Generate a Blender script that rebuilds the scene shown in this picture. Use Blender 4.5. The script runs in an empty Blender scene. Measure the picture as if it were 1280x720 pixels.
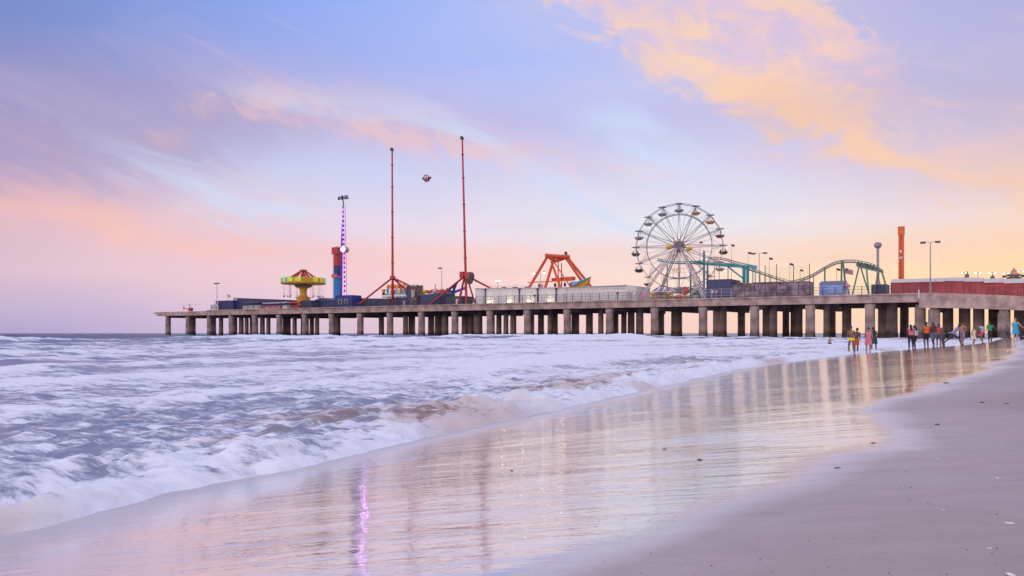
import bpy, bmesh, math, random
import numpy as np
from mathutils import Vector, Matrix
random.seed(7)
SC = bpy.context.scene
COL = SC.collection
PI = math.pi
# ------------------------------------------------------------------ camera
CAM_H = 1.25
cam = bpy.data.cameras.new('camera'); camo = bpy.data.objects.new('camera', cam); COL.objects.link(camo)
camo.location = (0, 0, CAM_H); camo.rotation_euler = (PI/2, 0, 0)
cam.sensor_width = 36; cam.lens = 28.125; cam.shift_y = 56.5/1280
cam.clip_start = .1; cam.clip_end = 20000
SC.camera = camo
SC.view_settings.view_transform = 'Standard'; SC.view_settings.look = 'None'
SC.view_settings.exposure = 0.0; SC.view_settings.gamma = 1; SC.view_settings.use_curve_mapping = False
SC.render.engine = 'CYCLES'
SC.cycles.use_denoising = True
SC.cycles.max_bounces = 6; SC.cycles.diffuse_bounces = 3; SC.cycles.glossy_bounces = 3; SC.cycles.transparent_max_bounces = 8

def lin(c):
    return tuple(((v/255)/12.92 if v/255 <= .04045 else ((v/255+.055)/1.055)**2.4) for v in c)

# ------------------------------------------------------------------ node helper
class NT:
    def __init__(s, tree): s.t = tree; tree.nodes.clear()
    def n(s, typ, **kw):
        o = s.t.nodes.new(typ)
        for k, v in kw.items(): setattr(o, k, v)
        return o
    def l(s, a, b): s.t.links.new(a, b)
    def put(s, sock, v):
        if isinstance(v, bpy.types.NodeSocket): s.l(v, sock)
        elif isinstance(v, (tuple, list)) and len(v) == 3 and sock.type == 'RGBA': sock.default_value = (*v, 1)
        else: sock.default_value = v
    def m(s, op, a, b=None, c=None, clamp=False):
        o = s.n('ShaderNodeMath', operation=op, use_clamp=clamp)
        for i, v in enumerate((a, b, c)):
            if v is not None: s.put(o.inputs[i], v)
        return o.outputs[0]
    def step(s, v, a, b, lo=0., hi=1.):
        o = s.n('ShaderNodeMapRange', interpolation_type='SMOOTHSTEP')
        for i, x in enumerate((v, a, b, lo, hi)): s.put(o.inputs[i], x)
        return o.outputs[0]
    def lin(s, v, a, b, lo=0., hi=1.):
        o = s.n('ShaderNodeMapRange', interpolation_type='LINEAR')
        for i, x in enumerate((v, a, b, lo, hi)): s.put(o.inputs[i], x)
        return o.outputs[0]
    def mix(s, f, a, b, blend='MIX'):
        o = s.n('ShaderNodeMix', data_type='RGBA', blend_type=blend)
        s.put(o.inputs[0], f); s.put(o.inputs[6], a); s.put(o.inputs[7], b)
        return o.outputs[2]
    def noise(s, vec, scale, detail=3., rough=.5, dist=0.):
        o = s.n('ShaderNodeTexNoise')
        s.put(o.inputs['Vector'], vec); o.inputs['Scale'].default_value = scale
        o.inputs['Detail'].default_value = detail; o.inputs['Roughness'].default_value = rough
        o.inputs['Distortion'].default_value = dist
        return o.outputs[0]
    def xyz(s, x, y, z=0.):
        o = s.n('ShaderNodeCombineXYZ')
        for i, v in enumerate((x, y, z)): s.put(o.inputs[i], v)
        return o.outputs[0]
    def ramp(s, f, stops, interp='LINEAR'):
        o = s.n('ShaderNodeValToRGB'); r = o.color_ramp; r.interpolation = interp
        stops = sorted(stops)
        r.elements[0].position = stops[0][0]; r.elements[1].position = stops[-1][0]
        for p, c in stops[1:-1]: r.elements.new(p)
        for e, (p, c) in zip(r.elements, stops):
            e.color = (*c, 1) if isinstance(c, tuple) else (c, c, c, 1)
        s.put(o.inputs[0], f)
        return o.outputs[0]

# ------------------------------------------------------------------ world: dusk sky with lit cloud bands
W = bpy.data.worlds.new('World'); SC.world = W; W.use_nodes = True
SUN_EL, SUN_AZ = math.radians(10), math.radians(232)     # azimuth clockwise from +Y: low, behind the camera
def build_world():
    t = NT(W.node_tree)
    tc = t.n('ShaderNodeTexCoord').outputs['Generated']
    sep = t.n('ShaderNodeSeparateXYZ'); t.l(tc, sep.inputs[0])
    x, y, z = sep.outputs
    az = t.m('ARCTAN2', x, y)
    hyp = t.m('SQRT', t.m('ADD', t.m('MULTIPLY', x, x), t.m('MULTIPLY', y, y)))
    te = t.m('DIVIDE', z, t.m('MAXIMUM', hyp, .02))
    # soft turbulence of the whole sky
    nv = t.xyz(t.m('MULTIPLY', az, 2.2), t.m('MULTIPLY', te, 7.5))
    w1 = t.m('SUBTRACT', t.noise(nv, 1.3, 4, .55), .5)
    w2 = t.m('SUBTRACT', t.noise(t.xyz(t.m('MULTIPLY', az, 2.0), t.m('MULTIPLY', te, 6.), 7.3), 1.7, 4, .55), .5)
    azw = t.m('ADD', az, t.m('MULTIPLY', w1, .10))
    tew = t.m('ADD', te, t.m('MULTIPLY', w2, .055))
    U = t.m('MULTIPLY_ADD', azw, 1/1.24, .5, clamp=True)
    px = [0, 160, 320, 480, 640, 800, 960, 1120, 1280]
    tab = {
     -150: [(112,136,200),(115,144,212),(122,155,228),(135,165,235),(150,172,235),(175,180,228),(190,185,222),(165,170,220),(160,165,215)],
     0:   [(116,136,198),(122,150,218),(136,168,240),(152,178,246),(184,192,242),(190,194,236),(205,194,224),(184,184,228),(176,176,220)],
     70:  [(136,144,200),(148,154,210),(158,170,232),(166,180,242),(172,188,246),(186,194,240),(205,196,226),(192,188,226),(186,182,220)],
     140: [(150,148,196),(168,160,206),(186,178,214),(198,188,224),(192,194,240),(198,200,242),(202,196,228),(205,192,218),(196,184,212)],
     210: [(196,170,198),(202,184,212),(200,206,240),(204,210,244),(212,206,234),(212,214,242),(208,206,238),(214,202,222),(226,198,196)],
     280: [(222,186,200),(234,196,202),(226,210,228),(228,216,236),(232,224,238),(226,230,242),(234,228,236),(240,218,222),(248,220,204)],
     340: [(216,186,208),(230,198,210),(240,202,212),(246,206,210),(250,214,210),(252,222,210),(253,226,198),(254,222,178),(254,218,162)],
     400: [(186,172,210),(200,182,214),(214,192,218),(230,200,214),(240,206,210),(246,208,202),(250,210,192),(253,212,182),(254,214,172)],
     416: [(176,164,206),(192,176,212),(206,186,214),(226,196,212),(236,202,208),(244,206,200),(250,208,190),(253,210,180),(254,212,170)],
    }
    ys = sorted(tab)
    T = np.array([[lin(c) for c in tab[k]] for k in ys])
    def look(pxx, pyy):
        i = np.interp(pyy, ys, range(len(ys))); j = np.interp(pxx, px, range(len(px)))
        i0 = min(int(i), len(ys)-2); j0 = min(int(j), len(px)-2); fi, fj = i-i0, j-j0
        return (T[i0, j0]*(1-fi)*(1-fj)+T[i0+1, j0]*fi*(1-fj)+T[i0, j0+1]*(1-fi)*fj+T[i0+1, j0+1]*fi*fj)
    tev = [0, .018, .07, .13, .2, .27, .34, .41, .55]
    prev = None
    for k, v in enumerate(tev):
        stops = []
        for j in range(11):
            a = -.575+j*.115
            c = look(640+1000*math.tan(a), 416.5-1000*v/math.cos(a))
            stops.append(((a+.62)/1.24, tuple(float(q) for q in c)))
        col = t.ramp(U, stops, 'B_SPLINE')
        if prev is None: prev = col
        else: prev = t.mix(t.lin(tew, tev[k-1], v), prev, col)
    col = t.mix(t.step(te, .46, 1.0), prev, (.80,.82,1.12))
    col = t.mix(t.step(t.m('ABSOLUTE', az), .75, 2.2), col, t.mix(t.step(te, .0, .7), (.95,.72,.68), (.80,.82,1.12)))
    # lit cloud bands: lower and upper edge along azimuth, ragged by noise
    def edge(pts, wz=0.):
        out = []
        for p, yy in pts:
            a = math.atan((p-640)/1000)
            out.append(((a+.62)/1.24, max(0., (416.5-yy)/1000*math.cos(a)/.6)))
        return t.m('MULTIPLY', t.ramp(t.m('MULTIPLY_ADD', t.m('ADD', az, wz), 1/1.24, .5, clamp=True), out, 'LINEAR'), .6)
    # streaks run down to the right
    sa = t.m('ADD', t.m('MULTIPLY', az, .93), t.m('MULTIPLY', te, -.36))
    sb = t.m('ADD', t.m('MULTIPLY', az, .36), t.m('MULTIPLY', te, .93))
    sv = t.xyz(t.m('MULTIPLY', sa, 5.), t.m('MULTIPLY', sb, 14.), 2.1)
    big = t.noise(sv, .9, 5, .58, .5)
    fine = t.noise(t.xyz(t.m('MULTIPLY', sa, 6.), t.m('MULTIPLY', sb, 11.), 5.5), 2.6, 7, .62, .8)
    def band(lo, up, dl, du, wob, c, op, holes=(.30, .52)):
        nonlocal col
        e = t.m('ADD', te, t.m('MULTIPLY', t.m('SUBTRACT', big, .5), wob))
        e = t.m('ADD', e, t.m('MULTIPLY', t.m('SUBTRACT', fine, .5), wob*.9))
        wz = t.m('ADD', t.m('MULTIPLY', t.m('SUBTRACT', fine, .5), .16), t.m('MULTIPLY', t.m('SUBTRACT', big, .5), .14))
        L, Up = edge(lo, t.m('MULTIPLY', wz, .35)), edge(up, wz)
        mk = t.m('MULTIPLY', t.step(e, t.m('SUBTRACT', L, dl), t.m('ADD', L, dl)),
                 t.m('SUBTRACT', 1., t.step(e, t.m('SUBTRACT', Up, du), t.m('ADD', Up, du))))
        hol = t.step(t.m('MULTIPLY_ADD', fine, .6, t.m('MULTIPLY', big, .4)), holes[0], holes[1], .22, 1.)
        mk = t.m('MULTIPLY', t.m('MULTIPLY', mk, hol), op)
        col = t.mix(mk, col, c)
    band([(0,282),(100,292),(200,312),(330,328),(450,335),(520,340)], [(0,228),(100,246),(200,268),(330,290),(450,312),(520,338)], .022, .03, .05, t.mix(t.step(fine, .45, .6), lin((240,190,196)), lin((252,196,186))), .5, (.36, .56))
    band([(170,190),(270,158),(350,158),(450,168),(560,186),(650,196),(760,215)], [(170,182),(270,112),(350,106),(450,122),(560,148),(650,170),(760,208)], .02, .03, .07, t.mix(t.step(fine, .45, .6), lin((240,192,200)), lin((253,203,188))), .66, (.40, .58))
    band([(560,-130),(640,-45),(685,-5),(740,26),(800,66),(860,98),(920,132),(1000,167),(1100,202),(1190,224),(1280,238)],
         [(560,-160),(900,-140),(1000,-90),(1055,-30),(1085,50),(1105,128),(1135,172),(1200,203),(1280,216)], .028, .06, .10,
         t.mix(t.step(t.m('MULTIPLY_ADD', fine, .5, t.m('MULTIPLY', big, .5)), .40, .60), t.mix(t.step(te, .18, .34), lin((252,196,168)), lin((246,200,202))), t.mix(t.step(te, .16, .34), lin((254,204,160)), lin((253,210,178)))), .84, (.36, .60))
    band([(860,60),(915,110),(980,138),(1040,174),(1100,200),(1190,226),(1280,240),(1340,250)], [(860,110),(915,112),(980,92),(1040,132),(1100,172),(1190,205),(1280,216),(1340,226)], .014, .03, .035, lin((254,206,166)), .8, (.30,.50))
    band([(-40,276),(60,280),(140,296),(220,316)], [(-40,226),(60,238),(140,262),(220,305)], .02, .03, .04, lin((253,192,174)), .62, (.3, .5))
    band([(-60,245),(120,236),(260,205),(360,172),(430,150)], [(-60,80),(120,90),(260,118),(360,148),(430,152)], .05, .06, .07, lin((160,150,194)), .6, (.20,.50))
    gap = t.step(t.noise(t.xyz(t.m('MULTIPLY', sa, 2.0), t.m('MULTIPLY', sb, 10.), 6.), 1.2, 5, .58, .5), .50, .66)
    gap = t.m('MULTIPLY', t.m('MULTIPLY', gap, t.step(te, .08, .15)), t.m('SUBTRACT', 1., t.step(te, .24, .32)))
    col = t.mix(t.m('MULTIPLY', t.m('MULTIPLY', gap, t.m('SUBTRACT', 1., t.step(t.m('ABSOLUTE', t.m('ADD', az, .1)), .25, .42))), .72), col, lin((204,222,250)))
    # thin darker wisps low on the right
    wis = t.step(t.noise(t.xyz(t.m('MULTIPLY', az, 3.), t.m('MULTIPLY', te, 40.), 1.), 1.2, 4, .5), .52, .75)
    low = t.m('MULTIPLY', t.m('MULTIPLY', wis, t.step(te, .02, .06)), t.m('SUBTRACT', 1., t.step(te, .12, .2)))
    col = t.mix(t.m('MULTIPLY', low, .16), col, lin((215,180,185)))
    # soft grey lilac cloud sheets and faint pink wisps everywhere
    sh = t.step(t.noise(t.xyz(t.m('MULTIPLY', sa, 2.6), t.m('MULTIPLY', sb, 9.), 9.), 1.1, 6, .6, .4), .48, .72)
    col = t.mix(t.m('MULTIPLY', t.m('MULTIPLY', sh, t.step(te, .10, .2)), .24), col, lin((206,186,214)))
    pk = t.step(t.noise(t.xyz(t.m('MULTIPLY', sa, 3.4), t.m('MULTIPLY', sb, 16.), 4.), 1.6, 7, .62, .8), .55, .78)
    col = t.mix(t.m('MULTIPLY', t.m('MULTIPLY', pk, t.step(te, .05, .12)), .30), col, lin((252,205,190)))
    sky = t.n('ShaderNodeTexSky', sky_type='NISHITA', sun_disc=False)
    sky.sun_elevation = SUN_EL; sky.sun_rotation = SUN_AZ; sky.air_density = 1; sky.dust_density = 1
    b1 = t.n('ShaderNodeBackground'); t.l(sky.outputs[0], b1.inputs[0]); b1.inputs[1].default_value = .05
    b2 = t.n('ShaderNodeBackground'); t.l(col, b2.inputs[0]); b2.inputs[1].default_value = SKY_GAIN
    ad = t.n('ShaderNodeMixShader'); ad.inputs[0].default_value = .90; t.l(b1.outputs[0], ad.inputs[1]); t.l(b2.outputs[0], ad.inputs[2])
    o = t.n('ShaderNodeOutputWorld'); t.l(ad.outputs[0], o.inputs[0])
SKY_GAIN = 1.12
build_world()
W.cycles.sampling_method = 'MANUAL'; W.cycles.sample_map_resolution = 512
sl = bpy.data.lights.new('sun', 'SUN'); sl.energy = .7; sl.angle = math.radians(18); sl.color = (1, .86, .74)
so = bpy.data.objects.new('sun', sl); COL.objects.link(so)
so.rotation_euler = (PI/2-SUN_EL, 0, -SUN_AZ+PI)    # light travels away from the sun's azimuth
sd = Vector((math.sin(SUN_AZ)*math.cos(SUN_EL), math.cos(SUN_AZ)*math.cos(SUN_EL), math.sin(SUN_EL)))
so.rotation_euler = (-sd).to_track_quat('-Z', 'Y').to_euler()

# ------------------------------------------------------------------ frames: photo column -> place on the pier, on the beach
D = np.array([.844, -.537]); WV = np.array([.537, .844]); PANG = math.atan2(-.537, .844)
L0 = np.array([-.4347*350, 350.]); BAY = 14.23
DECK = CAM_H+9.6
def pier(px, w):
    """point at set-back w (m) from the pier's seaward face, seen in photo column px; returns x, y"""
    u = (px-640)/1000; b = L0+w*WV
    tau = (u*b[1]-b[0])/(D[0]-u*D[1])
    return b+tau*D
def hz(py, Y): return CAM_H+(416.5-py)*Y/1000
def tau_of(p): return float(np.dot(np.array(p)-L0, D))

# ------------------------------------------------------------------ numpy noise
def _h(ix, iy, seed):
    n = (ix.astype(np.int64)*374761393+iy.astype(np.int64)*668265263+seed*982451653) & 0x7fffffff
    n = ((n ^ (n >> 13))*1274126177) & 0x7fffffff
    return ((n ^ (n >> 16)) & 0xffff)/65535.*2*PI
def pn(x, y, seed=0):
    x = np.asarray(x, float); y = np.asarray(y, float)
    xi, yi = np.floor(x), np.floor(y); fx, fy = x-xi, y-yi
    u = fx*fx*fx*(fx*(fx*6-15)+10); v = fy*fy*fy*(fy*(fy*6-15)+10)
    def g(dx, dy):
        a = _h(xi+dx, yi+dy, seed); return np.cos(a)*(fx-dx)+np.sin(a)*(fy-dy)
    a = g(0, 0)*(1-u)+g(1, 0)*u; b = g(0, 1)*(1-u)+g(1, 1)*u
    return (a*(1-v)+b*v)*1.4
def fbm(x, y, seed=0, octv=4, g=.5):
    r = 0; a = 1
    for o in range(octv): r = r+a*pn(x*2**o, y*2**o, seed+o*17); a *= g
    return r
def sst(a, b, v):
    q = np.clip((v-a)/(b-a), 0, 1); return q*q*(3-2*q)

# ------------------------------------------------------------------ beach and sea shape
TW = [-60, 0, 2.4, 3.6, 5.9, 9.4, 15.8, 22, 30.4, 48.6, 60, 72, 100, 200, 500]
SW = [-5, -5.0, -5.27, -5.55, -5.85, -6.2, -6.95, -7.6, -8.5, -8.4, -7.4, -5.9, -4.0, -3.5, -3.5]
def s_w(t): return np.interp(t, TW, SW)
def s_d(t): return np.interp(t, [0, 2.8, 3.3, 3.9, 4.5, 5.4, 5.8, 7.1, 9.1, 11.4, 16, 24.7, 40, 75, 120], [-1.5, -1.22, -1.11, -.95, -.82, -.78, -.68, -.92, -1.16, -.82, -.38, .05, .1, -.25, -.4])
def z_d(t): return np.interp(t, [0, 3, 8, 20, 35, 75, 120], [.44, .46, .53, .64, .72, .64, .6])
def ground(x, y):
    s = D[0]*x+D[1]*y; t = WV[0]*x+WV[1]*y
    sw, sdv, zd = s_w(t), s_d(t), z_d(t)
    k = zd/(sdv-sw); f = np.clip((s-sw)/(sdv-sw), 0, 1); KC = .4    # beach face: steep at the wash, flatter above
    up = s-sdv; kt = k*(1-KC)
    z = np.where(s < sw, np.maximum((s-sw)*.055, -5.), np.where(up < 0, zd*((1+KC)*f-KC*f*f), zd+.30*(1-np.exp(-np.maximum(up, 0)*kt/.30))))
    return z
def on_ground(px, py):
    u = (px-640)/1000; v = (py-416.5)/1000
    a, b = 1., 1500.
    ys = np.geomspace(2, 600, 4000); zz = ground(u*ys, ys); ray = CAM_H-v*ys
    i = np.argmax(zz > ray) if np.any(zz > ray) else len(ys)-1
    Y = float(ys[i]); return u*Y, Y, float(zz[i])

# ------------------------------------------------------------------ materials
MATS = {}
def pm(name, rgb, rough=.6, metal=0., var=.12, scale=1.5, bump=0., emit=None, es=0., alpha=1., spec=.5, coat=0.):
    if name in MATS: return MATS[name]
    m = bpy.data.materials.new(name); m.use_nodes = True; t = NT(m.node_tree)
    o = t.n('ShaderNodeOutputMaterial'); b = t.n('ShaderNodeBsdfPrincipled'); t.l(b.outputs[0], o.inputs[0])
    tc = t.n('ShaderNodeTexCoord').outputs['Object']
    n = t.noise(tc, scale, 5, .6)
    d = tuple(v*(1-var*2) for v in rgb); e = tuple(min(1, v*(1+var*1.6)) for v in rgb)
    t.l(t.mix(t.step(n, .3, .7), d, e), b.inputs['Base Color'])
    b.inputs['Roughness'].default_value = rough; b.inputs['Metallic'].default_value = metal
    b.inputs['Specular IOR Level'].default_value = spec
    b.inputs['Coat Weight'].default_value = coat
    if emit:
        b.inputs['Emission Color'].default_value = (*emit, 1); b.inputs['Emission Strength'].default_value = es
    if alpha < 1: b.inputs['Alpha'].default_value = alpha
    if bump:
        bp = t.n('ShaderNodeBump'); bp.inputs['Strength'].default_value = bump; bp.inputs['Distance'].default_value = .05
        t.l(t.noise(tc, scale*6, 4, .6), bp.inputs['Height']); t.l(bp.outputs[0], b.inputs['Normal'])
    MATS[name] = m
    return m

# ------------------------------------------------------------------ mesh builder
class MB:
    def __init__(s): s.v = []; s.f = []
    def add(s, vs, fs):
        k = len(s.v); s.v += [tuple(map(float, p)) for p in vs]; s.f += [tuple(i+k for i in f) for f in fs]; return s
    def box(s, c, d, rot=0.):
        x, y, z = (q/2 for q in d); ca, sa = math.cos(rot), math.sin(rot)
        vs = [(c[0]+a*ca-b*sa, c[1]+a*sa+b*ca, c[2]+e) for e in (-z, z) for a, b in ((-x, -y), (x, -y), (x, y), (-x, y))]
        return s.add(vs, [(3,2,1,0), (4,5,6,7), (0,1,5,4), (1,2,6,5), (2,3,7,6), (3,0,4,7)])
    def span(s, a, b):
        return s.box([(p+q)/2 for p, q in zip(a, b)], [abs(q-p) for p, q in zip(a, b)])
    def tube(s, p, q, r, r2=None, n=8):
        p, q = Vector(p), Vector(q); r2 = r if r2 is None else r2
        z = (q-p).normalized(); x = z.orthogonal().normalized(); y = z.cross(x)
        vs = [c+x*(rr*math.cos(2*PI*i/n))+y*(rr*math.sin(2*PI*i/n)) for c, rr in ((p, r), (q, r2)) for i in range(n)]
        fs = [(i, (i+1) % n, n+(i+1) % n, n+i) for i in range(n)]+[tuple(range(n-1, -1, -1)), tuple(range(n, 2*n))]
        return s.add(vs, fs)
    def beam(s, p, q, w, h):
        p, q = Vector(p), Vector(q); z = (q-p).normalized()
        x = z.cross(Vector((0, 0, 1)))
        x = Vector((1, 0, 0)) if x.length < 1e-4 else x.normalized()
        y = x.cross(z).normalized()
        vs = [c+x*a*w/2+y*b*h/2 for c in (p, q) for a, b in ((-1,-1), (1,-1), (1,1), (-1,1))]
        return s.add(vs, [(3,2,1,0), (4,5,6,7), (0,1,5,4), (1,2,6,5), (2,3,7,6), (3,0,4,7)])
    def path(s, pts, r, n=6):
        pts = [Vector(p) for p in pts]
        rs = r if isinstance(r, (list, tuple)) else [r]*len(pts)
        vs = []; fs = []; prevx = None
        for i, p in enumerate(pts):
            z = (pts[min(i+1, len(pts)-1)]-pts[max(i-1, 0)]).normalized()
            x = z.orthogonal().normalized() if prevx is None else (prevx-z*prevx.dot(z)).normalized()
            prevx = x; y = z.cross(x)
            vs += [p+x*(rs[i]*math.cos(2*PI*k/n))+y*(rs[i]*math.sin(2*PI*k/n)) for k in range(n)]
        for i in range(len(pts)-1):
            fs += [(i*n+k, i*n+(k+1) % n, (i+1)*n+(k+1) % n, (i+1)*n+k) for k in range(n)]
        m = len(pts)-1
        fs += [tuple(range(n-1, -1, -1)), tuple(m*n+k for k in range(n))]
        return s.add(vs, fs)
    def lathe(s, prof, c=(0, 0, 0), n=20, wob=None):
        vs = []; fs = []
        for r, z in prof:
            for i in range(n):
                rr = r*(1+(wob(i, n) if wob else 0))
                vs.append((c[0]+rr*math.cos(2*PI*i/n), c[1]+rr*math.sin(2*PI*i/n), c[2]+z))
        for j in range(len(prof)-1):
            fs += [(j*n+i, j*n+(i+1) % n, (j+1)*n+(i+1) % n, (j+1)*n+i) for i in range(n)]
        fs += [tuple(range(n-1, -1, -1)), tuple((len(prof)-1)*n+i for i in range(n))]
        return s.add(vs, fs)
    def prism(s, poly, y0, y1):
        """poly in x,z; extruded along y"""
        n = len(poly)
        vs = [(x, y0, z) for x, z in poly]+[(x, y1, z) for x, z in poly]
        fs = [tuple(range(n)), tuple(range(2*n-1, n-1, -1))]+[(i, n+i, n+(i+1) % n, (i+1) % n) for i in range(n)]
        return s.add(vs, fs)
    def ball(s, c, r, n=12):
        r = (r, r, r) if not isinstance(r, (tuple, list)) else r
        m = n//2; vs = [(c[0], c[1], c[2]-r[2])]
        for j in range(1, m):
            a = -PI/2+PI*j/m
            vs += [(c[0]+r[0]*math.cos(a)*math.cos(2*PI*i/n), c[1]+r[1]*math.cos(a)*math.sin(2*PI*i/n), c[2]+r[2]*math.sin(a)) for i in range(n)]
        vs.append((c[0], c[1], c[2]+r[2])); e = len(vs)-1
        fs = [(0, 1+(i+1) % n, 1+i) for i in range(n)]
        for j in range(m-2): fs += [(1+j*n+i, 1+j*n+(i+1) % n, 1+(j+1)*n+(i+1) % n, 1+(j+1)*n+i) for i in range(n)]
        fs += [(1+(m-2)*n+i, 1+(m-2)*n+(i+1) % n, e) for i in range(n)]
        return s.add(vs, fs)
    def build(s, name, mat, parent=None, smooth=False, bevel=0.):
        me = bpy.data.meshes.new(name); me.from_pydata(s.v, [], s.f); me.update()
        bm = bmesh.new(); bm.from_mesh(me); bmesh.ops.recalc_face_normals(bm, faces=bm.faces)
        if bevel: bmesh.ops.bevel(bm, geom=list(bm.edges), offset=bevel, segments=2, affect='EDGES')
        bm.to_mesh(me); bm.free()
        if smooth: me.polygons.foreach_set('use_smooth', [True]*len(me.polygons))
        me.materials.append(mat)
        o = bpy.data.objects.new(name, me); COL.objects.link(o)
        if parent: o.parent = parent
        return o
def thing(name, label, cat, loc, rot=None, group=None):
    o = bpy.data.objects.new(name, None); COL.objects.link(o); o.empty_display_size = .5
    o.location = loc; o.rotation_euler = (0, 0, PANG if rot is None else rot)
    o['label'] = label; o['category'] = cat
    if group: o['group'] = group
    return o
def tag(o, label, cat, group=None):
    o['label'] = label; o['category'] = cat
    if group: o['group'] = group
    return o
def copy_tree(o, parent=None):
    c = o.copy(); COL.objects.link(c)
    if parent: c.parent = parent
    for ch in list(o.children): copy_tree(ch, c)
    return c
def npmesh(name, co, quads, mat, attrs):
    me = bpy.data.meshes.new(name)
    me.vertices.add(len(co)); me.vertices.foreach_set('co', co.astype(np.float32).ravel())
    me.loops.add(quads.size); me.loops.foreach_set('vertex_index', quads.astype(np.int32).ravel())
    me.polygons.add(len(quads)); me.polygons.foreach_set('loop_start', np.arange(0, quads.size, 4, dtype=np.int32))
    me.polygons.foreach_set('use_smooth', np.ones(len(quads), bool))
    me.update(calc_edges=True)
    for k, v in attrs.items():
        a = me.attributes.new(k, 'FLOAT', 'POINT'); a.data.foreach_set('value', v.astype(np.float32).ravel())
    me.materials.append(mat)
    o = bpy.data.objects.new(name, me); COL.objects.link(o); o['kind'] = 'structure'
    return o
def polar(rs, an):
    R, A = np.meshgrid(rs, an, indexing='ij'); x = R*np.sin(A); y = R*np.cos(A)
    nr, na = R.shape; i = np.arange(nr*na).reshape(nr, na)
    q = np.stack([i[:-1, :-1], i[1:, :-1], i[1:, 1:], i[:-1, 1:]], -1).reshape(-1, 4)[:, ::-1]
    return x.ravel(), y.ravel(), q
def angles(dense, a, coarse):
    return np.concatenate([np.linspace(-PI, -a, coarse, endpoint=False), np.linspace(-a, a, dense), np.linspace(a, PI, coarse+1)[1:]])

# ------------------------------------------------------------------ sand
def sand_material():
    m = bpy.data.materials.new('wet_and_dry_sand'); m.use_nodes = True; t = NT(m.node_tree)
    o = t.n('ShaderNodeOutputMaterial'); b = t.n('ShaderNodeBsdfPrincipled'); t.l(b.outputs[0], o.inputs[0])
    pos = t.n('ShaderNodeNewGeometry').outputs['Position']
    wet = t.n('ShaderNodeAttribute', attribute_name='wet').outputs['Fac']
    n1 = t.noise(pos, .5, 5, .6); n2 = t.noise(pos, 6, 5, .65); n3 = t.noise(pos, 160, 2, .6)
    mp = t.n('ShaderNodeMapping'); t.l(pos, mp.inputs[0]); mp.inputs['Scale'].default_value = (.55, 3.2, 1); mp.inputs['Rotation'].default_value = (0, 0, -.1)
    st = t.noise(mp.outputs[0], 2.2, 5, .6, .3)           # drainage streaks left by the backwash
    wetn = t.m('ADD', wet, t.m('MULTIPLY', t.m('SUBTRACT', st, .5), t.m('MULTIPLY', t.m('MULTIPLY', wet, t.m('SUBTRACT', 1., wet)), 1.6)), clamp=True)
    dry = t.mix(t.step(t.m('MULTIPLY_ADD', n1, .6, t.m('MULTIPLY', n2, .4)), .35, .65), (.335,.245,.235), (.415,.305,.29))
    dry = t.mix(t.step(n3, .35, .75), t.mix(.5, dry, (.29,.235,.235)), dry)
    wc = t.mix(t.step(n1, .3, .7), (.74,.72,.73), (.80,.78,.79))  # wet sand paler than real, sky sheen put partly into its colour
    t.l(t.mix(wetn, dry, wc), b.inputs['Base Color'])
    film = t.step(wetn, .35, .95)
    r = t.m('ADD', t.lin(film, 0., 1., .62, .055), t.m('MULTIPLY', t.m('MULTIPLY', film, t.step(st, .45, .75)), .10))
    t.l(r, b.inputs['Roughness'])
    t.l(t.lin(film, 0., 1., 1.36, 1.95), b.inputs['IOR'])
    t.l(t.m('MULTIPLY', film, .88), b.inputs['Metallic'])
    t.l(t.lin(film, 0., 1., .25, .5), b.inputs['Specular IOR Level'])
    bp = t.n('ShaderNodeBump'); bp.inputs['Distance'].default_value = .012
    hd = t.m('ADD', t.m('MULTIPLY', t.noise(pos, 22, 4, .65), .9), t.m('MULTIPLY', n3, .22))
    hd = t.m('ADD', hd, t.m('MULTIPLY', n2, 1.9))
    mq = t.n('ShaderNodeMapping'); t.l(pos, mq.inputs[0]); mq.inputs['Scale'].default_value = (.16, .55, 1); mq.inputs['Rotation'].default_value = (0, 0, -.15)
    hw1 = t.m('MULTIPLY', t.noise(mq.outputs[0], 1., 3, .5), 4.5)
    hw0 = t.m('ADD', hw1, t.m('ADD', t.m('MULTIPLY', t.noise(pos, 3.2, 3, .5), .30), t.m('MULTIPLY', t.noise(pos, 9, 2, .5), .07)))
    hw = t.m('ADD', hw0, t.m('ADD', t.m('MULTIPLY', st, .6), t.m('MULTIPLY', t.noise(mp.outputs[0], 11, 3, .5), .08)))
    hh = t.m('ADD', t.m('MULTIPLY', hd, t.m('SUBTRACT', 1., film)), t.m('MULTIPLY', hw, film))
    t.l(hh, bp.inputs['Height']); bp.inputs['Strength'].default_value = .8
    t.l(bp.outputs[0], b.inputs['Normal'])
    return m
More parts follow.
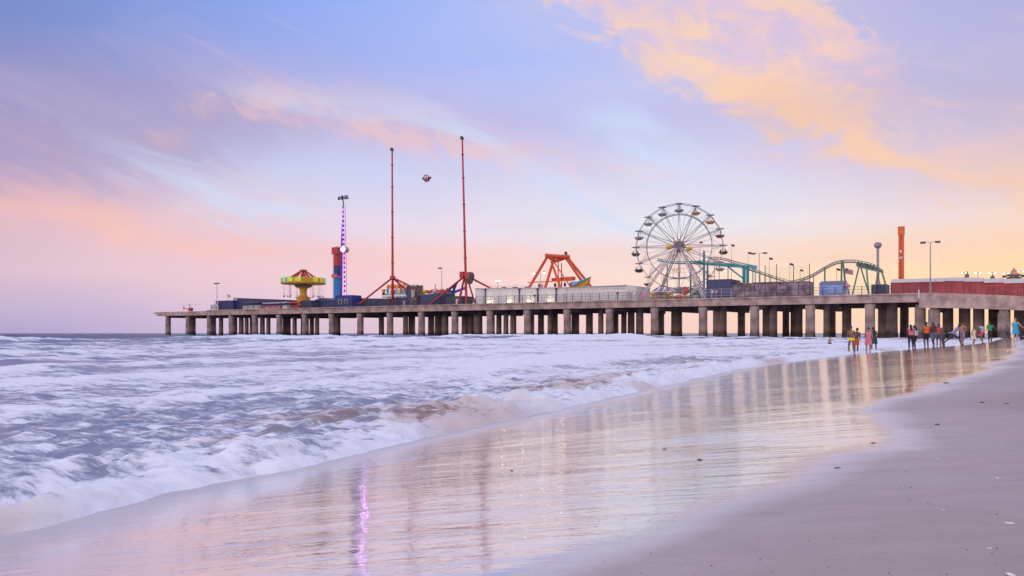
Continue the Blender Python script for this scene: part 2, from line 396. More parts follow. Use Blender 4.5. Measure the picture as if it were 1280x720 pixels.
def build_sand():
    rs = np.concatenate([[.05], np.geomspace(1.5, 300, 520), np.geomspace(330, 6000, 20)])
    x, y, q = polar(rs, angles(620, .85, 60))
    s = D[0]*x+D[1]*y; t = WV[0]*x+WV[1]*y
    z = ground(x, y)
    sw, sdv = s_w(t), s_d(t)
    nn = .55*fbm(x*.45, y*.45, 3, 4)+.25*fbm(x*.15, y*.15, 9, 3)
    wet = 1-sst(-.5, .5, (s-sdv+nn*.4)*np.interp(t, [2, 8, 20], [1.3, 1., .8]))
    damp = (1-sst(-.2, 2.2, s-sdv+nn*.9))*.22
    wet = np.maximum(wet, damp)
    wet = wet*(1-.47*np.exp(-(np.maximum(s-sw, 0)/(.75+.3*pn(t*.6, s*0, 14)))**2))      # wetness lowered in a band along the waterline, duller there
    dryk = 1-np.clip(wet*1.3, 0, 1)
    z = z+dryk*(.012*fbm(x*.7, y*.7, 21, 3)+.004*fbm(x*3, y*3, 25, 2))*np.clip(np.hypot(x, y)/3, 0, 1)
    z = z+.004*pn(s*.9, t*.35, 5)*(1-dryk)*np.clip((s-sw)/1.5, 0, 1)
    npmesh('sand_beach', np.stack([x, y, z], 1), q, sand_material(), {'wet': wet})
build_sand()

# ------------------------------------------------------------------ sea
def sea_material():
    m = bpy.data.materials.new('surf_and_sea'); m.use_nodes = True; t = NT(m.node_tree)
    o = t.n('ShaderNodeOutputMaterial')
    pos = t.n('ShaderNodeNewGeometry').outputs['Position']
    A = lambda n: t.n('ShaderNodeAttribute', attribute_name=n).outputs['Fac']
    dens, silt, far = A('foam'), A('silt'), A('far')
    mp = t.n('ShaderNodeMapping'); t.l(pos, mp.inputs[0]); mp.inputs['Rotation'].default_value = (0, 0, -.35); mp.inputs['Scale'].default_value = (.62, 1.25, 1)
    p = mp.outputs[0]
    a = t.noise(p, 1.5, 6, .66, .35); c = t.noise(p, 5.5, 4, .65, .4); e = t.noise(p, .22, 5, .6, .6)
    # lace: ridged noise leaves thin foam veins round dark pools
    rid = t.m('SUBTRACT', 1., t.m('MULTIPLY', t.m('ABSOLUTE', t.m('SUBTRACT', t.noise(p, 2.3, 4, .6, .5), .5)), 5.))
    v = t.m('ADD', t.m('ADD', t.m('MULTIPLY', a, .52), t.m('MULTIPLY', c, .32)), t.m('ADD', t.m('MULTIPLY', e, .16), t.m('MULTIPLY', t.m('MAXIMUM', rid, -1.), .07)))
    mid = A('mid'); ff = t.noise(p, 17, 4, .7, .3)
    v = t.m('ADD', v, t.m('MULTIPLY', t.m('MULTIPLY', t.m('SUBTRACT', ff, .5), .14), t.m('SUBTRACT', 1., mid)))
    g = t.noise(p, .42, 7, .68, .3)
    v = t.mix(t.m('MULTIPLY', mid, .7), v, t.m('MULTIPLY_ADD', g, .86, t.m('MULTIPLY', a, .18)))
    v = t.mix(t.m('MULTIPLY', far, .75), v, t.m('MULTIPLY_ADD', e, .8, t.m('MULTIPLY', a, .24)))
    fo = t.step(t.m('ADD', v, t.m('MULTIPLY', t.m('SUBTRACT', dens, .5), .5)), .48, .605)
    wat = t.n('ShaderNodeBsdfPrincipled')
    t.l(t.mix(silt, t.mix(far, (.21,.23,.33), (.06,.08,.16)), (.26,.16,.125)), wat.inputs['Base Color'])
    t.l(t.lin(far, 0., 1., .24, .30), wat.inputs['Roughness']); wat.inputs['IOR'].default_value = 1.33
    foam = t.n('ShaderNodeBsdfPrincipled')
    t.l(t.mix(t.m('MULTIPLY', silt, .75), t.mix(t.step(c, .3, .7), (.70,.71,.78), (.83,.84,.89)), (.56,.42,.36)), foam.inputs['Base Color'])
    foam.inputs['Roughness'].default_value = .75
    bp = t.n('ShaderNodeBump'); bp.inputs['Distance'].default_value = .10; bp.inputs['Strength'].default_value = .6
    t.l(t.m('ADD', t.m('ADD', t.m('MULTIPLY', a, .7), t.m('MULTIPLY', c, .26)), t.m('MULTIPLY', ff, .10)), bp.inputs['Height'])
    b2 = t.n('ShaderNodeBump'); b2.inputs['Distance'].default_value = 2.6; t.l(t.m('MULTIPLY', far, .8), b2.inputs['Strength'])
    t.l(e, b2.inputs['Height']); t.l(bp.outputs[0], b2.inputs['Normal'])
    t.l(b2.outputs[0], wat.inputs['Normal']); t.l(bp.outputs[0], foam.inputs['Normal'])
    mx = t.n('ShaderNodeMixShader'); t.l(fo, mx.inputs[0]); t.l(wat.outputs[0], mx.inputs[1]); t.l(foam.outputs[0], mx.inputs[2])
    t.l(mx.outputs[0], o.inputs[0])
    return m
def build_sea():
    rs = np.concatenate([np.geomspace(3.2, 420, 640), np.geomspace(425, 15000, 60)])
    x, y, q = polar(rs, angles(760, .75, 60))
    s = D[0]*x+D[1]*y; t = WV[0]*x+WV[1]*y; r = np.hypot(x, y)
    edge = .22*fbm(t*.55, t*0+3.3, 31, 3)+.10*fbm(t*2.1, t*0+1.7, 37, 2)+.25*pn(t*.11, t*0, 44)
    qd = s_w(t)+edge-s                                   # metres seaward of the foam's edge
    qp = np.maximum(qd, 0)
    # swell: phase counted seaward, wavelength grows offshore
    lam0, lk = 6., .11
    ph = 2*PI/lk*np.log(1+lk*np.minimum(qp, 900)/lam0)
    ph = ph+2.2*pn(t*.025, qp*.02, 51)+1.1*pn(t*.07, qp*.05, 52)
    crest = (0.5+.5*np.cos(ph+1.0+.35*np.sin(ph)))**2.2
    amp = np.interp(qp, [0, 2, 6, 15, 40, 80, 130, 220, 500, 2000], [0, .05, .13, .2, .45, 1.1, 1.0, .8, .7, .3])
    mod = np.clip(.55+.9*pn(t*.035, qp*.018, 61), .08, 1.3)
    mod = mod*np.interp(t, [100, 220, 330], [1, .8, .6])
    wave = amp*mod*crest
    chop = fbm(s*.55, t*.32, 71, 4, .55)*np.interp(qp, [0, 1.5, 8, 60, 200], [.03, .05, .085, .13, .22])
    nearw = np.exp(-qp/7.)
    bill = np.abs(fbm(s*1.05, t*.75, 73, 3, .5))*.22*nearw+np.abs(fbm(s*2.6, t*1.9, 76, 3))*.085*np.exp(-qp/4.)
    bulge = (1-np.exp(-qp/.20))*(np.exp(-qp/3.)*(.10+.05*pn(s*.35, t*.3, 85))+bill)
    base = np.maximum(ground(x, y)+.004, 0)
    z = np.where(qd > 0, base+bulge+wave+chop*np.clip(qp/1.2, 0, 1), ground(x, y)-.10*np.clip(-qd/.5, 0, 1))
    dens = np.interp(qp, [0, .3, .8, 1.5, 3, 6, 14, 30, 55, 85, 120, 180, 400], [.84, .74, .60, .55, .54, .51, .50, .50, .43, .30, .12, -.05, -.2])
    dens = dens+.5*wave*np.interp(qp, [0, 15, 60, 110, 200], [1.5, 1., .8, .6, .1])*sst(.3, .8, crest)
    dens = dens+(crest-.36)*.27*np.clip(mod, .3, 1.2)*sst(2.5, 7, qp)*(1-sst(110, 200, qp))
    dens = dens+.16*fbm(s*.06, t*.035, 91, 3)
    dens = dens+np.interp(t, [30, 60, 120, 170, 230], [0, .15, .25, .1, 0])*np.exp(-qp/60)
    bk = np.exp(-((qp-60-3*pn(t*.05, t*0, 7))/4.5)**2)*sst(100, 118, t)*(1-sst(140, 160, t))
    bk2 = np.exp(-((qp-9-2*pn(t*.09, t*0, 8))/3.)**2)*sst(22, 28, t)*(1-sst(44, 54, t))
    z = z+bk*.75+bk2*.22; dens = dens+bk*.7+bk2*.4
    silt = sst(.05, .5, fbm(s*.5, t*.16, 95, 3)+.42*np.exp(-((qp-1.25)/.55)**2)-.10)*np.exp(-(qp/3.2)**2)
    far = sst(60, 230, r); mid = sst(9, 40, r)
    keep = qd[q].max(1) > -1.0
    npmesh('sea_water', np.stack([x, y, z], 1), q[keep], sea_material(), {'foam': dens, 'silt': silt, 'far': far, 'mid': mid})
build_sea()

# ------------------------------------------------------------------ palette of surfaces
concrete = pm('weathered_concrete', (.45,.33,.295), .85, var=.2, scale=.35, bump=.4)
def tidal(name, rgb):
    m = pm(name, rgb, .85, var=.22, scale=.3, bump=.4); t = NT.__new__(NT); t.t = m.node_tree
    b = [n for n in m.node_tree.nodes if n.type == 'BSDF_PRINCIPLED'][0]; src = b.inputs['Base Color'].links[0].from_socket
    pos = t.n('ShaderNodeNewGeometry').outputs['Position']; sp = t.n('ShaderNodeSeparateXYZ'); t.l(pos, sp.inputs[0])
    mp = t.n('ShaderNodeMapping'); t.l(pos, mp.inputs[0]); mp.inputs['Scale'].default_value = (1.6, 1.6, .12)
    run = t.noise(mp.outputs[0], 1.1, 4, .6)           # rust and rain runs down the shaft
    c = t.mix(t.step(run, .50, .72, 0., .55), src, (.19,.115,.09))
    h = t.m('ADD', sp.outputs[2], t.m('MULTIPLY', t.noise(pos, .7, 3, .6), 1.6))
    c = t.mix(t.step(h, 1.9, 3.3, .78, 0.), c, (.035,.032,.028))   # weed and mussels up to the tide line
    t.l(c, b.inputs['Base Color']); return m
pile = tidal('tide_stained_concrete', (.46,.345,.315)); pile_rear = tidal('lifted_pile_concrete', (.52,.39,.37))  # second copy, for rear piles: colour made paler to lift the deck's shade
concrete_dk = pm('shade_dark_concrete', (.34,.255,.24), .9, var=.22, scale=.3, bump=.4)  # darker copy, shade put into the colour of beams under the deck
galv = pm('galvanised_steel', (.30,.30,.31), .45, .4)
dkmetal = pm('dark_painted_steel', (.045,.045,.055), .5)
navy = pm('navy_paint', (.030,.042,.17), .5, var=.15)
navy2 = pm('dull_navy_paint', (.045,.05,.12), .55, var=.2)
black = pm('black_paint', (.015,.015,.018), .5)
white = pm('white_paint', (.74,.72,.72), .55, var=.06)
cream = pm('cream_paint', (.62,.56,.50), .6, var=.08)
greyp = pm('pale_grey_paint', (.42,.41,.43), .6)
redp = pm('red_paint', (.50,.035,.03), .4)
orangep = pm('orange_paint', (.72,.10,.022), .4)
yellowp = pm('yellow_paint', (.78,.50,.03), .4)
goldp = pm('golden_paint', (.75,.36,.03), .4)
limep = pm('lime_paint', (.50,.62,.06), .4)
tealp = pm('teal_paint', (.012,.32,.38), .4)
greenp = pm('grey_green_paint', (.12,.22,.18), .5)
bluep = pm('blue_paint', (.04,.13,.55), .4)
skybl = pm('light_blue_paint', (.22,.33,.66), .5)
pinkp = pm('pink_paint', (.70,.22,.28), .5)
brownp = pm('brown_rock_paint', (.16,.11,.09), .8, var=.3)
glass = pm('dark_glass', (.02,.025,.035), .08)
tinp = pm('tin_roof', (.62,.60,.62), .5)

def ang_len(px0, px1, w):
    """start point, end point and length along the pier between two photo columns"""
    a, b = pier(px0, w), pier(px1, w); return a, b, float(np.hypot(*(b-a)))
def at(px, w, z=None):
    p = pier(px, w); return Vector((p[0], p[1], DECK if z is None else z)), float(p[1])
def px2m(n, Y, px):      # n photo columns along the pier direction, in metres
    return n/1000*Y/(.844+.537*(px-640)/1000)

# ------------------------------------------------------------------ the pier
def pier_structure():
    t0 = tau_of(pier(259, 0)); t1 = tau_of(pier(1148, 0))
    o = pier(259, 0); ln = t1-t0
    r = thing('amusement_pier', 'long concrete amusement pier on rows of thick round columns standing in the surf', 'pier', (o[0], o[1], 0))
    PW = 45.
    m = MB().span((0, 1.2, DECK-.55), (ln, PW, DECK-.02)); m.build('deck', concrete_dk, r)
    g = MB()
    k = 0.; seg = BAY*1.0
    while k < ln-.1:                                   # cast girder in lengths with open joints
        e = min(k+seg, ln)
        g.span((k+.04, 0, DECK-2.15), (e-.04, .9, DECK-.35)); g.span((k+.02, -.35, DECK-.34), (e-.02, 1.19, DECK+.02)); k = e
    g.build('edge_girder', concrete, r)
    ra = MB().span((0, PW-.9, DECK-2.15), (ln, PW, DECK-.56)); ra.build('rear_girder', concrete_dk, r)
    bents = [k for k in range(3, 21)]
    pts = []
    for k in bents:
        tx = k*BAY-t0
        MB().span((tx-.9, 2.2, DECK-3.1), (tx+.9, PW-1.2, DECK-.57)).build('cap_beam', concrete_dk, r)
        pts.append((tx, 1.9, 1.2))
    seg = [(236.5,242.5),(262,269),(273.7,279),(290,295),(298.6,304.6),(306.5,310),(316,322.7),(325,331),(333,338),(346,352),(353,364),(365.6,371),(380,386),(387,392.5),(393.5,399),(414,426),
           (449,454.5),(473.4,480),(503.6,510),(510.5,519),(535,543),(543.5,552),(552,560.5),(568,572.7),(577,585),(585,592.5),(592.5,603),(613,618.3),(620.2,626.8),(629.2,635.4),(637.5,645.4),(660,667.8),
           (672.2,680),(684.2,691),(690.5,697.3),(714.2,724),(732.2,741),(747.7,754),(765.2,773),(776.2,783),(784.4,793),(794.8,804),(821,830),(838.5,852.5),(891,900),(899,908),(922,931),(953,962),(961.5,971),
           (978,986),(988,996),(995,1002.7),(1029,1037),(1036,1044),(1052.5,1063.5),(1097.5,1109),(1108,1121),(1125,1135)]
    for i, (p0, p1) in enumerate(seg):
        w = (13.5, 27., 39.5)[(i*2+i//5) % 3]; q = pier((p0+p1)/2, w); tx = tau_of(q)-t0
        if not 1.5 < tx < ln-1.5: w = 13.5; q = pier((p0+p1)/2, w); tx = tau_of(q)-t0
        pts.append((tx, w, min(1.7, max(.85, (p1-p0)/2000*float(q[1])))))
    col0 = None
    for i, (tx, w, rr) in enumerate(pts):
        if col0 is None:
            prof = [(1.23, -4), (1.25, 1.0), (1.2, 1.3), (1.16, 3.), (1.15, DECK-3.6), (1.2, DECK-3.5), (1.32, DECK-3.15), (1.32, DECK-2.2)]
            col0 = MB().lathe(prof, n=22).build('column', pile, r, smooth=False)
            col0.data.polygons.foreach_set('use_smooth', [True]*len(col0.data.polygons)); c = col0
        else:
            c = (rear0 if w > 2 else col0).copy(); COL.objects.link(c)
            if w <= 2: c.scale = (rr/1.2, rr/1.2, 1)
        if i == 0:
            rear0 = MB().lathe([(1.42, -4), (1.42, 1.), (1.38, 1.4), (1.34, 3.), (1.34, DECK-.56)], n=18).build('column', pile_rear, r, smooth=True); rear0.location = (bents[0]*BAY-t0, 41., 0)
        c.location = (tx, w, 0)
        if w > 2: c.scale = (rr/1.34, rr/1.34, 1)
    # lower platform at the sea end
    o2 = pier(191.5, 0); ln2 = float(np.dot(o-o2, D))-.15
    h = thing('landing_platform', 'low bare concrete landing platform at the far sea end of the pier', 'platform', (o2[0], o2[1], 0))
    zt = DECK-.55
    s = MB(); s.prism([(0, zt), (ln2, zt), (ln2, zt-1.5), (2.6, zt-1.5), (2.4, zt-.75), (0, zt-.45)], 0, 26.); s.build('deck', concrete, h)
    MB().span((1.0, .15, zt+.005), (ln2-.3, .40, zt+.22)).build('kerb', concrete_dk, h)
    for k in range(0, 3):
        tx = float(k*BAY-tau_of(o2))
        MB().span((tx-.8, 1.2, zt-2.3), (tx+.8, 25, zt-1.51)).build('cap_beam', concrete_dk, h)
        for j, w in enumerate((1.9, 14.5, 24.)):
            if k == 0 and j == 2: continue
            c = MB().lathe([(1.2, -5), (1.2, 1.), (1.12, 1.4), (1.12, zt-2.4), (1.25, zt-2.3)], n=20).build('column', pile if j == 0 else pile_rear, h, smooth=True)
            c.location = (tx, w, 0)
    # approach: deep girder falling towards the beach
    a = pier(1148.6, -.3); ln3 = 64.
    ap = thing('boardwalk_ramp', 'sloping concrete ramp with deep girder joining the pier to the beach at right', 'ramp', (a[0], a[1], 0))
    zf = lambda q: DECK+.06-1.5*min(1, max(0, q/23.))**1.3-max(0, q-23)*.055
    qs = np.linspace(0, ln3, 30)
    top = [(float(q), zf(q)) for q in qs]
    MB().prism(top+[(q, z-2.6-(1-min(q/23, 1))*.5) for q, z in reversed(top)], .25, .9).build('girder', concrete, ap)
    MB().prism([(q, z+.02) for q, z in top]+[(q, z-.45) for q, z in reversed(top)], .905, 44).build('deck', concrete_dk, ap)
    MB().prism([(q, z-2.62-(1-min(q/23, 1))*.5) for q, z in top]+[(q, z-3.15-(1-min(q/23, 1))*.45) for q, z in reversed(top)], -.1, 1.2).build('ledge', concrete, ap)
    for q in (7.1, 15., 24., 33., 42): MB().span((q-.1, .19, zf(q)-2.5), (q+.1, .248, zf(q)-.1)).build('girder_joint', concrete_dk, ap)
    MB().span((-.12, -.15, DECK-1.2), (.12, .24, DECK+.75)).build('end_post', white, ap)
    for k in (21, 22, 23, 24):
        tx = float(k*BAY-tau_of(a)); zt = zf(tx)-3.2
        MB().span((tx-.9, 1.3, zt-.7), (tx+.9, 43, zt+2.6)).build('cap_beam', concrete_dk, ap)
        MB().lathe([(1.3, -4), (1.3, 1.), (1.28, zt-.7)], n=22).build('column', pile, ap, smooth=True).location = (tx, 2.2, 0)
    for px, w in ((1150.5, 6), (1185, 20), (1206, 15), (1223.5, 14), (1242.5, 24), (1275, 13), (1292, 20), (1185.5, 38), (1205, 33), (1224, 34), (1300, 36)):
        q = pier(px, w)-a
        MB().lathe([(1.25, -4), (1.25, 1.), (1.22, 8.3)], n=20).build('column', pile_rear, ap, smooth=True).location = (float(np.dot(q, D)), w, 0)
pier_structure()

def railing(px0, px1, w, h, step, mat, label, group=None):
    a, b, ln = ang_len(px0, px1, w)
    r = thing('deck_railing', label, 'railing', (a[0], a[1], DECK+.02), group=group)
    m = MB()
    for z in (.25, .62, 1.0): m.beam((0, 0, h*z), (ln, 0, h*z), .07, .07)
    k = .3
    while k < ln:
        m.beam((k, 0, h*.26), (k, 0, h*.98), .025, .025); k += .3
    m.build('rail', mat, r)
    n = int(ln/step); p0 = None
    for i in range(n+1):
        if p0 is None: p0 = MB().span((-.06, -.06, 0), (.06, .06, h*1.06)).build('post', mat, r); c = p0
        else: c = p0.copy(); COL.objects.link(c)
        c.location = (ln*i/n, 0, 0)
railing(264, 594, .3, 1.75, 3.2, dkmetal, 'dark steel railing along the seaward half of the pier edge')
railing(594.6, 796, .3, 2.25, 2.9, dkmetal, 'dark steel railing in front of the white buildings on the pier')
railing(796.6, 914, .3, 2.4, 2.7, greyp, 'pale grey railing with tall posts in front of the big wheel')
railing(1012, 1147, .3, 2.0, 2.9, dkmetal, 'dark steel railing in front of the light blue hut near the ramp')

def box_hut(name, label, cat, px0, px1, ytop, w, depth, mat, roofmat, ribs=0.35, zb=0., roof='flat', door=True, group=None, yright=None, doormat=None):
    a, b, ln = ang_len(px0, px1, w); Y = float((a[1]+b[1])/2)
    z0 = DECK+zb; zt = hz(ytop, float(a[1])); h = zt-z0
    h2 = h if yright is None else hz(yright, float(b[1]))-z0
    r = thing(name, label, cat, (a[0], a[1], z0), group=group)
    n = max(4, int(ln/ribs)); poly = []
    for i in range(n):                                  # ribbed front sheet
        x0, x1 = ln*i/n, ln*(i+1)/n; q = .05 if i % 2 else 0
        poly += [(x0+.001, q), (x1-.001, q)]
    m = MB(); k = len(poly)
    hh = lambda x: h+(h2-h)*x/ln
    m.add([(x, y, .12) for x, y in poly]+[(x, y, hh(x)-.1) for x, y in poly], [(i, i+1, k+i+1, k+i) for i in range(k-1)])
    m.prism([(0.002, .1), (ln-.002, .1), (ln-.002, h2-.08), (0.002, h-.08)], .055, depth); m.build('body', mat, r)
    f = MB()
    for x, q in ((0, h), (ln, h2)): f.span((x-.07, -.07, 0), (x+.07, .07, q)); f.span((x-.07, depth-.07, 0), (x+.07, depth+.07, q))
    f.span((.08, -.06, 0), (ln-.08, .06, .11)); f.beam((.08, 0, h-.06), (ln-.08, 0, h2-.06), .12, .12)
    f.beam((.08, depth, h-.06), (ln-.08, depth, h2-.06), .12, .12)
    for q, x in ((h, 0), (h2, ln)): f.beam((x, .08, q-.06), (x, depth-.08, q-.06), .11, .11)
    f.build('corner_frame', mat, r)
    if roof == 'flat':
        MB().prism([(-.05, h+.01), (ln+.05, h2+.01), (ln+.05, h2+.10), (-.05, h+.10)], -.12, depth+.1).build('roof', roofmat, r)
    elif roof == 'gable':
        MB().add([(-.2, -.2, h), (ln+.2, -.2, h), (ln+.2, depth+.2, h), (-.2, depth+.2, h), (-.2, depth/2, h+.9), (ln+.2, depth/2, h+.9)],
                 [(0,1,5,4), (2,3,4,5), (0,4,3), (1,2,5), (3,2,1,0)]).build('roof', roofmat, r)
    elif roof == 'front_gable':
        MB().add([(-.2, -.2, h), (ln+.2, -.2, h), (ln+.2, depth+.2, h), (-.2, depth+.2, h), (ln*.35, -.2, h+1.3), (ln*.35, depth+.2, h+1.3)],
                 [(0,1,4), (2,3,5), (0,4,5,3), (1,2,5,4), (3,2,1,0)]).build('roof', roofmat, r)
    if door:
        dm = doormat or greyp
        d = MB().span((ln*.62, -.11, .13), (ln*.62+1.0, -.075, min(2.1, h*.85))).build('door', dm, r)
        MB().span((ln*.62+.82, -.16, 1.0), (ln*.62+.9, -.112, 1.15)).build('handle', black, d)
    return r, ln, h
def windows(r, xs, z0, z1, wd, frame, pane, y=-.08):
    for x in xs:
        f = MB().span((x, y-.06, z0), (x+wd, y, z0+.12)).span((x, y-.06, z1-.12), (x+wd, y, z1)).span((x, y-.06, z0+.121), (x+.12, y, z1-.121)).span((x+wd-.12, y-.06, z0+.121), (x+wd, y, z1-.121)).build('window', frame, r)
        MB().span((x+.121, y-.02, z0+.121), (x+wd-.121, y-.004, z1-.121)).build('pane', pane, f)

# ------------------------------------------------------------------ sea end: helicopter, cage, containers
def helicopter():
    p, Y = at(237.5, 6, DECK-.54)
    r = thing('helicopter', 'small red helicopter with dark rotor parked on the landing platform', 'helicopter', p)
    b = MB()
    prof = [(-1.3, .15, .18), (-.9, .55, .5), (-.2, .78, .78), (.6, .82, .80), (1.3, .7, .66), (1.75, .42, .38), (1.95, .12, .1)]
    n = 14; vs = []; fs = []
    for x, ry, rz in prof: vs += [(x, ry*math.cos(2*PI*i/n), 1.35+rz*math.sin(2*PI*i/n)-(.1 if x > 1.2 else 0)) for i in range(n)]
    for j in range(len(prof)-1): fs += [(j*n+i, j*n+(i+1) % n, (j+1)*n+(i+1) % n, (j+1)*n+i) for i in range(n)]
    fs += [tuple(range(n)), tuple((len(prof)-1)*n+i for i in range(n))]
    b.add(vs, fs); b.build('body', redp, r, smooth=True)
    MB().ball((1.12, 0, 1.5), (.8, .68, .62), 14).build('windscreen', glass, r, smooth=True)
    MB().tube((-1.1, 0, 1.55), (-4.3, 0, 1.9), .2, .1).build('tail_boom', redp, r)
    MB().prism([(-4.1, 1.3), (-3.8, 1.3), (-4.2, 2.9), (-4.6, 2.9)], -.04, .04).build('tail_fin', redp, r)
    t = MB(); t.beam((-4.3, -.14, 1.05), (-4.3, -.14, 2.75), .03, .14); t.build('tail_rotor', dkmetal, r)
    MB().tube((-.1, 0, 2.05), (-.1, 0, 3.5), .18, .1).build('rotor_mast', dkmetal, r)
    q = MB(); q.beam((-5., -1.6, 3.42), (4.8, 1.5, 3.42), .22, .05); q.ball((-.1, 0, 3.5), .2, 8); q.build('main_rotor', dkmetal, r)
    for s in (-1, 1):
        k = MB().path([(-1.4, s*.95, .06), (1.2, s*.95, .06), (1.7, s*.95, .25)], .06)
        for x in (-.7, .7): k.tube((x, s*.95, .06), (x, s*.5, .8), .045)
        k.build('skid', dkmetal, r)
helicopter()

def cage():
    a, b, ln = ang_len(263.5, 271.5, 2.5); r = thing('mesh_cage', 'small white post cage with mesh sides at the sea end of the main deck', 'cage', (a[0], a[1], DECK+.02))
    h = 2.5; m = MB()
    for i in range(5):
        for y in (0, 3): m.span((ln*i/4-.07, y-.07, 0), (ln*i/4+.07, y+.07, h))
    for z in (.2, h-.1): m.span((-.08, -.06, z), (ln+.08, .06, z+.12)); m.span((-.08, 2.94, z), (ln+.08, 3.06, z+.12))
    m.build('frame', white, r)
    g = MB()
    for i in range(20): g.span((ln*i/20-.015, .07, .3), (ln*i/20+.015, .1, h-.1))
    for i in range(8): g.span((0, .075, .3+i*.28), (ln, .095, .33+i*.28))
    g.build('mesh', galv, r)
    t = MB().span((ln*.3, .6, h+.03), (ln*.75, 2.2, h+.3)).span((ln*.45, 1.2, h+.3), (ln*.55, 1.5, h+1.2)).span((ln*.25, .9, h+1.2), (ln*.78, 2., h+1.4)); t.build('tank', dkmetal, r)
cage()

box_hut('storage_container', 'short navy storage container with flat roof just right of the mesh cage', 'container', 273, 291.5, 376.3, 4, 8, navy, navy2, door=False)
r, ln, h = box_hut('trailer', 'longest navy trailer with a pale end door at the sea end of the pier', 'trailer', 292, 352, 372.6, 6, 9, navy, navy2, yright=374.8, door=False)
e = MB().span((.15, -.1, .1), (ln*.085, -.075, h-.15)).build('end_door', greyp, r); MB().span((ln*.06, -.15, 1.2), (ln*.064, -.101, 2.3)).build('handle', black, e)
box_hut('storage_container', 'dark squat shed standing right under the chair swing ride', 'shed', 376, 389, 376, 3, 5, navy2, black, door=False)
r, ln, h = box_hut('gabled_shed', 'navy shed with a pitched roof between the chair swing and the drop tower', 'shed', 391, 419, 376.6, 7, 9, navy, navy2, roof='front_gable', door=False)
r, ln, h = box_hut('ticket_booth', 'bright navy booth with two white framed square windows under the drop tower', 'booth', 419.5, 439.8, 369.8, 4, 5, pm('bright_navy_paint', (.025,.04,.23), .45), navy, door=False)
windows(r, (ln*.2, ln*.55), h*.28, h*.68, ln*.2, white, glass)
box_hut('storage_container', 'long low navy container with white streaked roof behind the left sling mast strut', 'container', 441, 487, 372.8, 9, 8, navy2, tinp, yright=373.6, door=False)
box_hut('storage_container', 'navy container behind the foot of the left sling mast', 'container', 492.5, 511, 372.2, 8, 7, navy, tinp, door=True)
box_hut('storage_container', 'navy container whose roof rises to the right beside the rocky tower', 'container', 521, 548, 369.5, 5, 9, pm('violet_navy_paint', (.055,.055,.18), .55), tinp, yright=366.2, door=False)
box_hut('storage_container', 'small black and navy container left of the right sling mast foot', 'container', 557, 578, 371, 6, 6, navy2, black, door=True, doormat=white)

# market stalls and barriers low along the edge near the sea end
for i, (x0, x1, yt, mt, rf, lb) in enumerate(((303, 325, 377.5, cream, brownp, 'tan front counter stall in front of the long navy trailer'), (329, 350, 378.5, pinkp, cream, 'pinkish front counter stall right of the tan one'),
                                  (353, 359.5, 377.5, white, cream, 'white boxy stall left of the chair swing ride'), (362.5, 374.5, 377.5, redp, orangep, 'red and orange lit snack stall at the foot of the chair swing'))):
    a, b, ln = ang_len(x0, x1, 2.2); h = hz(yt, float(a[1]))-DECK
    r = thing('market_stall', lb, 'stall', (a[0], a[1], DECK+.02))
    MB().span((0, .1, 0), (ln, 1.6, h*.5)).build('counter', mt, r)
    MB().prism([(-.1, h*.85), (ln+.1, h*.85), (ln+.1, h), (-.1, h)], -.3, 1.9).build('awning', rf, r)
    f = MB()
    for x in (.05, ln*.33, ln*.66, ln-.05): f.span((x-.05, .2, h*.5), (x+.05, .3, h*.85)); f.span((x-.05, 1.5, h*.5), (x+.05, 1.6, h*.85))
    f.build('frame', dkmetal, r)

def pennant(px, w, ytop, ybot, mat, label, big=1.):
    p, Y = at(px, w); z1 = hz(ytop, Y); r = thing('flag_on_pole', label, 'flag', p)
    MB().tube((0, 0, 0), (0, 0, z1-DECK), .07, .04, 6).build('pole', dkmetal, r)
    hh = 1.0*big; wd = 1.5*big; k = z1-DECK
    vs = []; n = 6
    for y in (-.012, .012):
        for i in range(n+1):
            for z in (0, 1): vs.append((wd*i/n+.03, y+.12*math.sin(i*1.3), k-.05-hh*(1-z)-.06*i*big))
    m = 2*(n+1); fs = [(2*i, 2*i+2, 2*i+3, 2*i+1) for i in range(n)]+[(m+2*i+1, m+2*i+3, m+2*i+2, m+2*i) for i in range(n)]
    fs += [(2*i, m+2*i, m+2*i+2, 2*i+2) for i in range(n)]+[(2*i+1, 2*i+3, m+2*i+3, m+2*i+1) for i in range(n)]+[(0, 1, m+1, m), (2*n, m+2*n, m+2*n+1, 2*n+1)]
    MB().add(vs, fs).build('cloth', mat, r)
    return r
pennant(284.5, 14, 367.6, 388, goldp, 'small orange flag flying above the short navy container', 1.2)

